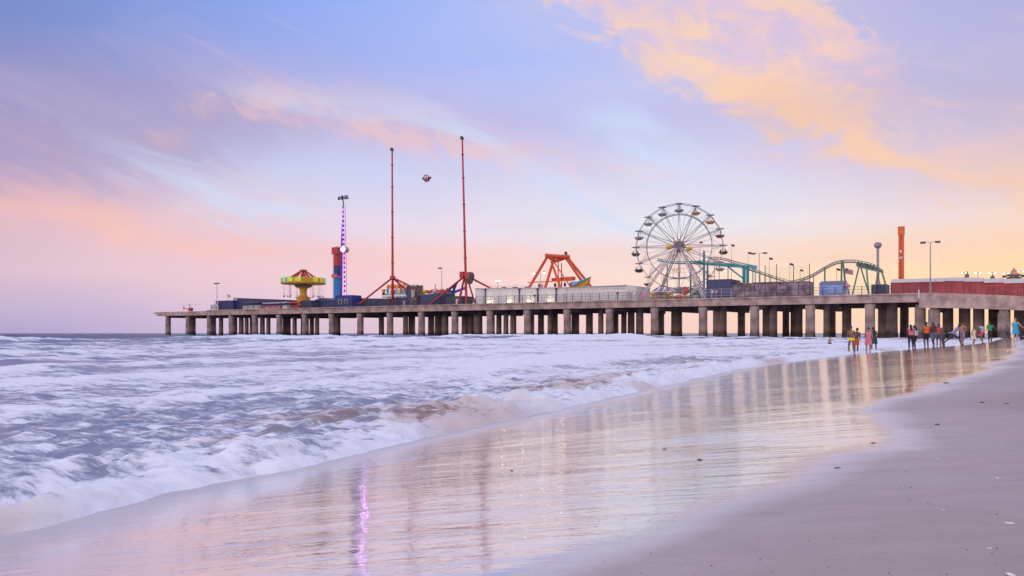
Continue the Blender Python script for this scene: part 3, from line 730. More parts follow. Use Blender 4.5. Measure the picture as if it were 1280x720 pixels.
# ------------------------------------------------------------------ lamp posts
LAMP = pm('lamp_glow', (.9, .85, .7), .4, emit=(1, .86, .5), es=40)
LAMPW = pm('flood_glow', (.9, .9, .8), .4, emit=(1, .84, .40), es=40)
def lamp_post(px, w, ytop, heads, label, lit=False, name='lamp_post', s=1., r0=.14, group=None, zb=None):
    p, Y = at(px, w, zb); h = hz(ytop, Y)-p.z
    r = thing(name, label, 'street lamp', p, group=group)
    MB().lathe([(r0*2.2, 0), (r0*2.2, .25), (r0, .35), (r0*.6, h)], n=10).build('pole', galv, r)
    for hx in heads:
        sg = 1 if hx > 0 else -1
        a = MB().path([(0, 0, h-.05), (hx*.5, 0, h+.22*s), (hx, 0, h+.18*s)], .06, 6).build('arm', galv, r)
        b = MB().add([(hx-sg*.1, -.3*s, h+.32*s), (hx-sg*.1, .3*s, h+.32*s), (hx+sg*.95*s, .3*s, h+.30*s), (hx+sg*.95*s, -.3*s, h+.30*s),
                      (hx-sg*.1, -.38*s, h-.02), (hx-sg*.1, .38*s, h-.02), (hx+sg*.95*s, .38*s, h-.05), (hx+sg*.95*s, -.38*s, h-.05)],
                     [(0,1,2,3), (7,6,5,4), (0,4,5,1), (1,5,6,2), (2,6,7,3), (3,7,4,0)]).build('lamp_head', dkmetal, r)
        MB().span((min(hx, hx+sg*.85*s), -.28*s, h-.10*s-.03), (max(hx, hx+sg*.85*s), .28*s, h-.055)).build('lens', LAMP if lit else greyp, b)
    return r
lamp_post(271.2, 5, 354.6, (.15, -.5), 'lone lamp post with one dark head at the sea end of the deck', s=1.1)
lamp_post(552.2, 12, 335.6, (-.35,), 'tall lamp post with a single head between the two sling masts', s=1.1)
lamp_post(622.3, 10, 351, (.3, -.3), 'short lit lamp post behind the left end of the white hall', lit=True, s=.6)
lamp_post(675.5, 14, 341, (-2.2, .9), 'lit twin headed lamp post in front of the orange swing ride', lit=True, s=.9)
lamp_post(949, 14, 317.2, (-1.2, 1.2), 'twin headed lamp post above the ball court fence', s=1.0)
lamp_post(1163, 3, 303.5, (-1.15, 1.1), 'tall twin headed lamp post rising in front of the red building', s=1.1, r0=.17, zb=DECK-1.0)
for i, (x, yy, lb) in enumerate(((1205.5, 341, 'small lit twin lamp over the red building, leftmost of that row'), (1222.2, 341, 'small lit twin lamp over the red building, second of that row from the left'), (1240.5, 341, 'small lit twin lamp over the red building, just left of the pink cone roof'),
                    (1258, 341, 'small lit twin lamp almost touching the pink cone roof on its left'), (1276.3, 339, 'small lit twin lamp right of the pink cone roof'))):
    lamp_post(x, 30, yy, (-.35, .35), lb, lit=True, s=.45, r0=.08, group='lit lamps over the red building')

# ------------------------------------------------------------------ chair swing ride
def chair_swing():
    p, Y = at(379.2, 16); k = Y/1000
    Z = lambda py: hz(py, Y)-DECK
    r = thing('chair_swing_ride', 'yellow and lime chair swing carousel with red ribbed crown', 'fairground ride', p)
    R = 26.3*k
    MB().lathe([(R*.28, 0), (R*.30, .5), (R*.30, Z(374)), (R*.34, Z(373.5)), (R*.34, Z(372)), (R*.2, Z(371))], n=24).build('base', goldp, r, smooth=False)
    MB().lathe([(R*.24, Z(371.5)), (R*.165, Z(368)), (R*.16, Z(363)), (R*.21, Z(360.5)), (R*.30, Z(359.2))], n=24).build('column', yellowp, r, smooth=True)
    MB().lathe([(R*.335, Z(359.4)), (R*.42, Z(357.5)), (R*.42, Z(356.6))], n=24).build('column_collar', pm('collar_paint', (.25,.2,.16), .5), r)
    rim = MB().lathe([(R*.40, Z(356.3)), (R*.97, Z(354.5)), (R, Z(353.6)), (R*1.02, Z(348.2)), (R*.99, Z(347.8)), (R*.6, Z(347.4)), (R*.1, Z(346.8))], n=32).build('canopy', limep, r)
    n = 16; tr = MB()
    for i in range(n):
        a = 2*PI*(i+.5)/n; rr = R*1.025
        pn_ = MB()
        c, s_ = math.cos(a), math.sin(a); hw = R*.13; z0, z1 = Z(353.2), Z(348.6)
        vs = [(rr*c-s_*q+c*o_, rr*s_+c*q+s_*o_, z) for o_ in (0, .12) for q, z in ((-hw, z0), (hw, z0), (hw, z1), (hw*.4, z1+.35), (-hw*.4, z1+.35), (-hw, z1))]
        pn_.add(vs, [(0,1,2,3,4,5), (11,10,9,8,7,6)]+[(j, (j+1) % 6, 6+(j+1) % 6, 6+j) for j in range(6)])
        pn_.build('rim_panel', [pm('lit_yellow_panel', (.78,.55,.05), .4, emit=(1,.75,.1), es=.22), pm('turquoise_panel', (.16,.55,.50), .4, emit=(.3,1,.9), es=.3), pm('lit_lime_panel', (.50,.62,.06), .4, emit=(.7,1,.1), es=.2), pm('lit_yellow_panel', (.78,.55,.05)), goldp][i % 5], r)
    MB().lathe([(R*1.03, Z(355.2)), (R*1.05, Z(354.2)), (R*1.03, Z(353.3))], n=32).build('rim_band', goldp, r)
    MB().lathe([(R*.13, Z(347)), (R*.12, Z(343)), (R*.05, Z(339)), (R*.04, Z(337.3))], n=14).build('crown', redp, r)
    MB().lathe([(R*.17, Z(338.2)), (R*.19, Z(337.4)), (R*.05, Z(336.5))], n=14).build('crown_cap', goldp, r)
    for i in range(8):
        a = 2*PI*i/8+.25; c, s_ = math.cos(a), math.sin(a)
        MB().path([(R*.10*c, R*.10*s_, Z(338.4)), (R*.28*c, R*.28*s_, Z(341.5)), (R*.45*c, R*.45*s_, Z(345)), (R*.62*c, R*.62*s_, Z(347.2))], [.18, .3, .42, .3], 6).build('crown_rib', redp, r)
    proto = None
    for i in range(22):
        a = 2*PI*i/22; rr = R*(.92 if i % 2 else .72)
        if proto is None:
            proto = MB().span((-.28, -.25, 0), (.28, .25, .08)).span((-.28, .17, .08), (.28, .25, .6)).build('chair', skybl, r)
            ch = MB()
            for q in (-.26, .26): ch.tube((q, 0, .5), (q*1.3, 0, Z(355)-Z(371.5)), .022, n=4)
            ch.build('chain', dkmetal, proto); c = proto
        else:
            c = copy_tree(proto); c.parent = r
        c.location = (rr*math.cos(a), rr*math.sin(a), Z(371.5)); c.rotation_euler = (0, 0, a)
chair_swing()

# ------------------------------------------------------------------ towers near the sea end
def drop_tower_small():
    p, Y = at(421.3, 22); Z = lambda py: hz(py, Y)-DECK; k = Y/1000
    r = thing('drop_tower', 'square drop tower painted blue below and red above beside the purple lit mast', 'fairground ride', p)
    hw = 3.1*k
    MB().span((-hw, -hw, 0), (hw, hw, Z(345))).build('lower_shaft', pm('bright_blue_paint', (.02,.24,.66), .4), r)
    MB().span((-hw, -hw, Z(345)+.01), (hw, hw, Z(332))).build('middle_shaft', navy, r)
    MB().span((-hw, -hw, Z(332)+.01), (hw, hw, Z(318))).build('upper_shaft', redp, r)
    h = MB().span((-hw*1.55, -hw*1.5, Z(318)+.01), (hw*1.55, hw*1.5, Z(309.5))).build('head_box', pm('crimson_paint', (.50,.05,.09), .45), r)
    MB().span((-hw*1.0, -hw*1.51, Z(316.5)), (hw*1.1, -hw*1.502, Z(311))).build('vent_panel', redp, h)
    t = MB()
    for i in range(4): t.tube((hw*(-1.2+.8*i), 0, Z(309.5)), (hw*(-1.2+.8*i), 0, Z(308)), .12)
    t.build('top_pin', redp, r)
    l = MB()
    x0, x1 = -hw*1.75, -hw*1.25; zt = Z(319)
    for x in (x0, x1): l.tube((x, -hw*.6, 0), (x, -hw*.6, zt), .05, n=4)
    z = .4
    while z < zt: l.tube((x0, -hw*.6, z), (x1, -hw*.6, z), .04, n=4); z += .75
    l.build('ladder', greyp, r)
    g = MB().span((-hw*1.6, -hw*1.5, Z(347)), (hw*1.5, hw*1.5, Z(345.2))); 
    for x in (-1.45, -.7, .05, .8): g.span((hw*x, -hw*1.75, Z(347.2)), (hw*(x+.55), -hw*1.52, Z(343)))
    g.build('seat_gondola', pinkp, r)
drop_tower_small()

PURP = pm('purple_led', (.5,.35,.7), .4, emit=(.50,.10,1.), es=2.4)
MAG = pm('magenta_led', (.6,.2,.5), .4, emit=(1.,.06,.45), es=2.6)
LEDW = pm('white_led', (.9,.9,.9), .4, emit=(.85,.35,1.), es=20)
def booster():
    p, Y = at(427.8, 14); Z = lambda py: hz(py, Y)-DECK; k = Y/1000
    r = thing('spinning_arm_ride', 'slender lattice mast lit with purple lights carrying a seat cluster at its tip', 'fairground ride', p)
    kk = k/(.844+.537*-.21)
    X = lambda px: (px-427.8)*kk
    MB().path([(X(426.2), 0, 0), (X(427.2), 0, Z(312)), (X(429.2), 0, Z(252))], [.42, .42, .22], 8).build('spine_pole', pm('indigo_paint', (.07,.05,.30), .45), r)
    fr = MB()
    for y in (-.5, .5):
        fr.path([(X(432.0), y, 0), (X(431.3), y, Z(312)), (X(430.0), y, Z(256))], .12, 5)
    fr.build('lattice_chord', greyp, r)
    n = 19
    for i in range(n):
        y0 = 368-(368-258)*i/n; y1 = y0-(368-258)/n*.5
        xa = lambda yy: X(np.interp(yy, [256, 312, 369], [429.8, 431.2, 432.0]))
        mt = MAG if 305 < (y0+y1)/2 < 327 else PURP
        MB().beam((xa(y0), -.62, Z(y0)), (xa(y1), -.62, Z(y1)), 1.05, .2).build('light_bar', mt, r)
        MB().beam((xa(y1), -.5, Z(y1)), (xa(y1-(368-258)/n*.5), -.5, Z(y1-(368-258)/n*.5)), .55, .3).build('lattice_panel', MATS['indigo_paint'], r)
    hb = MB().tube((X(431.3), -1.1, Z(312.2)), (X(431.3), 1.1, Z(312.2)), 1.15, n=18).build('hub', greyp, r)
    MB().tube((X(431.3), -1.25, Z(312.2)), (X(431.3), -1.11, Z(312.2)), .95, n=18).build('hub_lamp', LEDW, hb)
    c = MB().path([(X(429.2), 0, Z(252.2)), (X(428.9), 0, Z(251)), (X(428.2), 0, Z(249.6))], .25); c.build('tip_joint', greyp, r)
    s = MB().span((X(425.2), -1.2, Z(248.6)), (X(433.6), 1.2, Z(247.9)))
    s.build('seat_frame', dkmetal, r)
    for i, x in enumerate((424.8, 427.2, 429.6, 432)):
        MB().span((X(x), -1., Z(248)+.02), (X(x+1.5), .9, Z(246.0))).span((X(x), .6, Z(246.0)+.01), (X(x+1.5), 1., Z(243.8+(i % 2)*.8))).span((X(x+.3), -1.3, Z(250)), (X(x+1.1), -.6, Z(248)+.01)).build('seat', greyp if i % 2 else dkmetal, r)
booster()

# ------------------------------------------------------------------ sling ride: two masts and a flying capsule
def sling_mast(px, ytop, yj, feet, label, lean=0., winch=False):
    p, Y = at(px, 6); Z = lambda py: hz(py, Y)-DECK
    r = thing('sling_mast', label, 'fairground ride', p, group='sling ride masts')
    top = Z(ytop); kk = Y/1000/(.844+.537*(px-640)/1000)
    x1 = lean*kk
    fx = lambda z: x1*z/top
    mp_ = MB(); zs = [0, Z(yj), Z((ytop+yj)/2+20), top-.5]
    mp_.path([(fx(z), 0, z) for z in zs], [.46, .44, .36, .27], 10); mp_.build('mast_tube', redp, r, smooth=True)
    for f in (.28, .44, .60, .76, .9):
        z = top*f; MB().lathe([(.46-.18*f, z-.12), (.74-.25*f, z-.1), (.74-.25*f, z+.1), (.46-.18*f, z+.12)], (fx(z), 0, 0), 12).build('flange', redp, r)
    h = MB().span((fx(top)-.5, -.5, top-.5), (fx(top)+.35, .5, top)).tube((fx(top)-.2, -.25, top+.1), (fx(top)-.2, .25, top+.1), .55, n=12); h.build('pulley', dkmetal, r)
    zj = Z(yj)
    MB().lathe([(.62, zj-.6), (1.0, zj-.4), (1.0, zj+.5), (.62, zj+.7)], (fx(zj), 0, 0), 12).build('collar', redp, r)
    for dx, yy, dy in feet:
        q = (dx*kk, dy, max(.1, Z(yy)))
        s = MB().tube((fx(zj), 0, zj), q, .34, n=8).build('strut', redp, r)
        MB().span((q[0]-.7, q[1]-.7, q[2]-.1), (q[0]+.7, q[1]+.7, q[2]+.12)).build('foot_plate', redp, s)
    if winch:
        for s in (-1, 1):
            MB().beam((s*1.6, -2.6, 0), (fx(zj)+s*.3, 0, zj), .5, .5).build('lower_leg', redp, r)
            MB().beam((s*1.6, 3, 0), (fx(zj)+s*.3, 0, zj), .4, .4).build('lower_leg', redp, r)
        b = MB().span((-2.2, -1., zj-.9), (-.8, 1., zj+1.2)).span((.3, -1.2, zj-1.2), (2.0, 1.2, zj+.9)); b.build('winch_box', redp, r)
        w = MB().lathe([(.8, -.5), (1.35, -.45), (1.35, .45), (.8, .5)], n=20).build('winch_drum', dkmetal, r); w.rotation_euler = (PI/2, .3, 0); w.location = (2.1, -.6, zj-.4)
        w = MB().lathe([(.7, -.4), (1.15, -.35), (1.15, .35), (.7, .4)], n=16).build('winch_wheel', dkmetal, r); w.rotation_euler = (PI/2, 0, 0); w.location = (2.0, -.9, zj-2.0)
        MB().tube((2.0, -1.5, 2.6), (5.2, -2, .2), .22).build('cable_brace', dkmetal, r)
    return p.copy()+Vector((0, 0, 0)), top, Y
m1 = sling_mast(490.9, 186.5, 347, ((-38, 379, -2), (23, 362, 3), (8, 378, 12)), 'tall red sling ride mast on three struts, the left one of the pair', lean=-.7)
m2 = sling_mast(583.0, 171.5, 344, ((-41, 379, -2), (25, 361.5, 3)), 'tallest red sling ride mast with dark winch drums at its foot', lean=-5.2, winch=True)
def capsule():
    p, Y = at(533.2, 6); z = hz(223, Y)
    r = thing('sling_capsule', 'red and white sling capsule hanging in the air between two red masts', 'fairground ride', (p.x, p.y, z))
    q = MB()
    for a in (0, PI/3, 2*PI/3):
        pts = [(1.25*math.cos(b)*math.cos(a), 1.25*math.cos(b)*math.sin(a), 1.25*math.sin(b)) for b in np.linspace(0, 2*PI, 17)]
        q.path(pts, .1, 5)
    q.build('cage', redp, r)
    MB().span((-.95, -.5, -.7), (.95, .4, -.3)).span((-.95, .2, -.29), (.95, .5, .6)).build('seat', redp, r)
    MB().ball((-.45, -.1, .1), (.3, .25, .5), 8).ball((.45, -.1, .1), (.3, .25, .5), 8).build('padding', white, r)
    MB().span((1.2, -.3, -.2), (1.9, .3, .35)).span((-1.9, -.3, -.1), (-1.2, .3, .3)).build('bumper', dkmetal, r)
    inv = Matrix.Rotation(-PANG, 3, 'Z')
    for (mp0, top, Yy), s, ln_ in ((m1, -1, -.7), (m2, 1, -5.2)):
        kk = Yy/1000/(.844+.537*(-.1))
        tip = Vector((mp0.x+D[0]*ln_*kk, mp0.y+D[1]*ln_*kk, DECK+top))
        loc = inv @ (tip-Vector((p.x, p.y, z)))
        MB().tube((s*1.2, 0, .1), loc, .009, n=4).build('cable', galv, r)
capsule()

# ------------------------------------------------------------------ colourful middle deck
def funhouse():
    a, b, ln = ang_len(480, 512, 20); Y = float(a[1]+b[1])/2
    Z = lambda py: hz(py, Y)-DECK
    r = thing('fun_house', 'fun house with orange crown, teal and red front panels and white awning', 'fun house', (a[0], a[1], DECK))
    MB().span((ln*.05, .6, 0), (ln*.98, 8, Z(367))).build('body', cream, r)
    aw = MB(); n = 14
    for i in range(n): aw.prism([(ln*i/n, Z(371)+.15*(i % 2)), (ln*(i+1)/n-.02, Z(371)+.15*(i % 2)), (ln*(i+1)/n-.02, Z(368.4)), (ln*i/n, Z(368.4))], -.6, .55)
    aw.build('awning', white, r)
    cs = [tealp, white, orangep, redp, skybl, yellowp, greenp, orangep, tealp, pinkp]
    xs = np.linspace(.08, .96, 11)
    for i in range(10): MB().span((ln*xs[i]+.02, .2, Z(367)+.02), (ln*xs[i+1]-.02, .58, Z(360.5)-.5*(i % 2))).build('front_panel', cs[i], r)
    MB().span((ln*.02, .0, Z(368.3)), (ln*1.0, .19, Z(367.1))).build('fascia', tealp, r)
    for i in range(8):
        x = ln*(.14+.09*i); MB().ball((x, .4, Z(358)+.15*math.sin(i*2.)), (.75, .35, .85), 10).build('crown_ornament', [orangep, goldp, redp][i % 3], r)
    MB().span((ln*.12, .25, Z(360)), (ln*.88, .5, Z(358.9))).build('crown_beam', goldp, r)
    MB().lathe([(.55, Z(372)), (.55, Z(363)), (.9, Z(362.5)), (.9, Z(361))], (-.2, 0, 0), 12).build('striped_pillar', goldp, r)
    MB().lathe([(.58, Z(368)), (.58, Z(365))], (-.2, 0, 0), 12).build('pillar_band', black, r)
funhouse()
def rock_tower():
    a, b, ln = ang_len(507.5, 520, 3.5); Y = float(a[1]+b[1])/2; Z = lambda py: hz(py, Y)-DECK
    r = thing('rocky_tower', 'brown rocky castle tower with jagged top beside the navy container', 'tower', (a[0], a[1], DECK))
    rnd = random.Random(3)
    def slab(x0, x1, yt, d, seed):
        n = 7; m = MB(); rr = random.Random(seed); z1 = Z(yt)
        rows = 9; vs = []; fs = []
        per = [(x0, 0), ((x0+x1)/2, -.25), (x1, 0), (x1, d), ((x0+x1)/2, d+.2), (x0, d)]
        for j in range(rows):
            for x, y in per: vs.append((x+rr.uniform(-.16, .16), y+rr.uniform(-.18, .18), z1*j/(rows-1)+(rr.uniform(-.5, .45) if j == rows-1 else 0)))
        for j in range(rows-1): fs += [(j*6+i, j*6+(i+1) % 6, j*6+6+(i+1) % 6, j*6+6+i) for i in range(6)]
        fs += [tuple(range(5, -1, -1)), tuple((rows-1)*6+i for i in range(6))]
        return m.add(vs, fs)
    slab(0, ln*.45, 358, 4, 1).build('left_block', navy2, r)
    slab(ln*.40, ln*1.0, 357, 3.6, 2).build('right_block', brownp, r)
    c = MB()
    for i, x in enumerate((.05, .42, .55, .8, .97)): c.add([(ln*x-.35, .6, Z(358.5)), (ln*x+.35, .6, Z(358.5)), (ln*x+.3, 1.6, Z(358.5)), (ln*x-.3, 1.6, Z(358.5)), (ln*x, 1., Z(355.2+.6*(i % 2)))], [(3,2,1,0), (0,1,4), (1,2,4), (2,3,4), (3,0,4)])
    c.build('battlement', navy2, r)
    MB().span((ln*.62, -.42, Z(372)), (ln*.74, -.3, Z(362))).span((ln*.82, -.42, Z(371)), (ln*.9, -.3, Z(363))).build('slit_window', cream, r)
rock_tower()
def kiddie(px0, px1, w, yt, yb, cols, label):
    a, b, ln = ang_len(px0, px1, w); Y = float(a[1]+b[1])/2; Z = lambda py: hz(py, Y)-DECK
    r = thing('carousel', label, 'carousel', (a[0]+D[0]*ln/2, a[1]+D[1]*ln/2, DECK))
    R = ln/2
    MB().lathe([(R, 0), (R, .5), (R*.95, .6)], n=26).build('platform', greyp, r)
    MB().lathe([(R*.25, .6), (R*.25, Z(yb))], n=14).build('drum', cols[0], r)
    n = 14
    for i in range(n):
        a0, a1 = 2*PI*i/n, 2*PI*(i+1)/n; zt, zb = Z(yt), Z(yb)
        vs = [(R*math.cos(q), R*math.sin(q), z) for q in (a0, a1) for z in (zb-.5, zb+.25)]+[(0, 0, zt), (0, 0, zt-.3)]
        MB().add(vs, [(0, 2, 3, 1), (1, 3, 4), (0, 5, 2), (0, 1, 4, 5), (2, 5, 4, 3)]).build('roof_wedge', cols[i % len(cols)], r)
    MB().lathe([(.3, Z(yt)-.2), (.12, Z(yt)+.5), (.3, Z(yt)+.9), (.02, Z(yt)+1.8)], n=10).build('finial', goldp, r)
    p = MB()
    for i in range(12): q = 2*PI*i/12; p.tube((R*.85*math.cos(q), R*.85*math.sin(q), .6), (R*.85*math.cos(q), R*.85*math.sin(q), Z(yb)), .08, n=5)
    p.build('pole_ring', goldp, r)
    for i in range(10):
        q = 2*PI*i/10+.2; c = (R*.82*math.cos(q), R*.82*math.sin(q))
        MB().ball((c[0], c[1], 1.7), (.55, .4, .5), 10).ball((c[0]+.45, c[1], 2.25), (.25, .18, .35), 8).build('ride_figure', cols[(i+1) % len(cols)], r)
kiddie(520, 537, 24, 361.5, 364.5, [yellowp, orangep, limep], 'yellow and orange carousel roof behind the rising navy container')
kiddie(537.5, 551, 26, 360.5, 364, [pinkp, redp, cream], 'pink spired carousel roof behind the rising navy container')
def slide_ride():
    a, b, ln = ang_len(549, 580, 14); Y = float(a[1]+b[1])/2; Z = lambda py: hz(py, Y)-DECK
    k = ln/31; X = lambda px: (px-549)*k
    r = thing('spider_ride', 'spinning ride with raised blue arms and orange cars left of the winch mast', 'fairground ride', (a[0], a[1], DECK))
    MB().lathe([(2.4, 0), (2.4, .6), (1.0, 1.2), (.7, Z(366))], (X(566), 0, 0), 14).build('pedestal', dkmetal, r)
    for x0, y0, x1, y1, dy in ((566, 366, 572.5, 354.6, -1.), (566, 366, 562.5, 361.5, -2.), (566, 366, 578, 360, 2.)):
        MB().beam((X(x0), 0, Z(y0)), (X(x1), dy, Z(y1)), .5, .9).build('arm', bluep, r)
    MB().add([(X(561), -2.4, Z(364.2)), (X(566), -2.4, Z(362.5)), (X(574), -1.4, Z(354.2)), (X(568), -1.4, Z(357)), (X(561), -1.2, Z(364.2)), (X(566), -1.2, Z(362.5)), (X(574), -.4, Z(354.2)), (X(568), -.4, Z(357))],
             [(0,1,2,3), (7,6,5,4), (0,4,5,1), (1,5,6,2), (2,6,7,3), (3,7,4,0)]).build('arm_shield', bluep, r)
    for i, (x, y) in enumerate(((551, 369.5), (554, 366.5), (559.5, 366.), (557, 371))):
        MB().lathe([(.2, 0), (.9, .2), (1.1, .8), (1.0, 1.1), (.5, 1.6)], (X(x), -1+i*.5, Z(y)), 12).build('car', [orangep, redp, yellowp, orangep][i], r)
        MB().tube((X(x), -1+i*.5, Z(y)+.2), (X(566), 0, Z(367)), .12).build('car_arm', redp, r)
    MB().tube((X(567.5), .5, 0), (X(567.5), .5, Z(361)), .12).tube((X(576), 1, 0), (X(575), 1, Z(358)), .12).build('prop', galv, r)
slide_ride()

# ------------------------------------------------------------------ white halls
def white_hall():
    a, b, ln = ang_len(594.5, 708, 5); ya, yb = float(a[1]), float(b[1])
    h = hz(361.2, ya)-DECK; h2 = hz(360, yb)-DECK; hh = lambda x: h+(h2-h)*x/ln
    X = lambda px: float(np.dot(pier(px, 5)-a, D))
    r = thing('white_hall', 'long white hall with glowing base panels and dark posts along its front', 'hall', (a[0], a[1], DECK+.02))
    MB().prism([(0, 0), (ln, 0), (ln, h2), (0, h)], 0, 14).build('wall', white, r)
    g = MB(); k = 0
    while k < ln: g.span((k-.025, -.03, .1), (k+.025, -.003, hh(k)-.2)); k += 2.44
    for z in (.5,): g.prism([(0, h*z), (ln, h2*z), (ln, h2*z+.05), (0, h*z+.05)], -.035, -.031)
    g.build('panel_seam', greyp, r)
    MB().prism([(-.2, h+.005), (ln+.2, h2+.005), (ln+.2, h2+.22), (-.2, h+.22)], -.35, 14.3).build('roof', pm('hall_roof', (.5,.48,.5), .6), r)
    for px in (606.8, 649.5, 672.3, 695.5):
        x = X(px); p_ = MB().span((x-.16, -.32, 0), (x+.16, -.04, hh(x)+.02)).build('post', navy2, r)
        MB().span((x-.42, -.36, hh(x)-.5), (x+.42, -.041, hh(x)-.02)).build('post_bracket', navy2, p_)
    rl = MB()
    x0, x1 = X(607), X(664)
    rl.beam((x0, 2, hh(x0)+1.0), (x1, 2, hh(x1)+1.0), .07, .07); rl.beam((x0, 2, hh(x0)+.6), (x1, 2, hh(x1)+.6), .05, .05)
    for i in range(12): q = x0+(x1-x0)*i/11; rl.tube((q, 2, hh(q)+.2), (q, 2, hh(q)+1.0), .04, n=5)
    rl.build('roof_rail', galv, r)
    for px in (628, 642, 657): 
        x = X(px); MB().span((x-.7, .4, hh(x)+.225), (x+.7, 1.4, hh(x)+.55)).build('roof_vent', dkmetal, r)
    for px in (612.6, 637.6, 662.6, 687.3):
        x = X(px); f = MB().span((x-.45, -1.05, 0), (x+.45, -.5, .45)).build('floodlight', dkmetal, r)
        MB().add([(x-.38, -.95, .46), (x+.38, -.95, .46), (x+.38, -.52, .46), (x-.38, -.52, .46), (x-.3, -.85, .62), (x+.3, -.85, .62), (x+.3, -.55, .62), (x-.3, -.55, .62)],
                 [(3,2,1,0), (4,5,6,7), (0,1,5,4), (1,2,6,5), (2,3,7,6), (3,0,4,7)]).build('lens', LAMPW, f)
        MB().span((x-.4, -.3, .35), (x+.4, -.04, 1.1)).build('glow_panel', pm('lit_panel_glow', (.7,.68,.5), .5, emit=(1., .88, .5), es=1.0), f)  # panel glows by itself, standing in for the floodlight's pool on the wall
white_hall()
def white_trailer():
    a, b, ln = ang_len(709, 796, 3.5); ya, yb = float(a[1]), float(b[1]); h = hz(359.6, ya)-DECK; h2 = hz(357.2, yb)-DECK
    r = thing('white_trailer', 'low white trailer building with a grey sloping roof lip left of the big wheel', 'trailer', (a[0], a[1], DECK+.02))
    hh = lambda x: h+(h2-h)*x/ln
    e = ln*.86
    MB().prism([(0, .25), (e, .25), (e, hh(e)), (0, h)], 0, 10).build('wall', white, r)
    MB().prism([(e+.01, .1), (ln, .1), (ln, h2-.1), (e+.01, hh(e)+.35)], -.25, 10).build('end_bay', pm('warm_white_paint', (.70,.66,.64), .6), r)
    MB().prism([(-.1, h+.005), (e, hh(e)+.005), (e, hh(e)+.3), (-.1, h+.12)], -.4, 10.3).build('roof', greyp, r)
    MB().prism([(.0, h-.75), (e-.01, hh(e)-.75), (e-.01, hh(e)-.62), (.0, h-.62)], -.03, -.003).build('trim_line', greyp, r)
    g = MB()
    for i in range(1, 16): g.span((e*i/16-.02, -.025, .3), (e*i/16+.02, -.003, h*.78))
    g.build('panel_seam', greyp, r)
    MB().span((.4, .8, 0), (ln-.5, 9, .24)).build('skirt', dkmetal, r)
    MB().span((e+.8, -.29, .15), (e+2.0, -.253, 2.3)).build('door', greyp, r)
white_trailer()
for px, lb in ((668.5, 'small dark sign post standing at the railing before the floodlit hall'), (771.8, 'small dark sign post standing at the railing before the white trailer')):
    p, Y = at(px, .9, DECK+.02); r = thing('notice_post', lb, 'sign', p)
    MB().tube((0, 0, 0), (0, 0, 2.0), .06).build('post', dkmetal, r); MB().span((-.4, -.05, 1.8), (.4, .05, 2.4)).build('board', dkmetal, r)

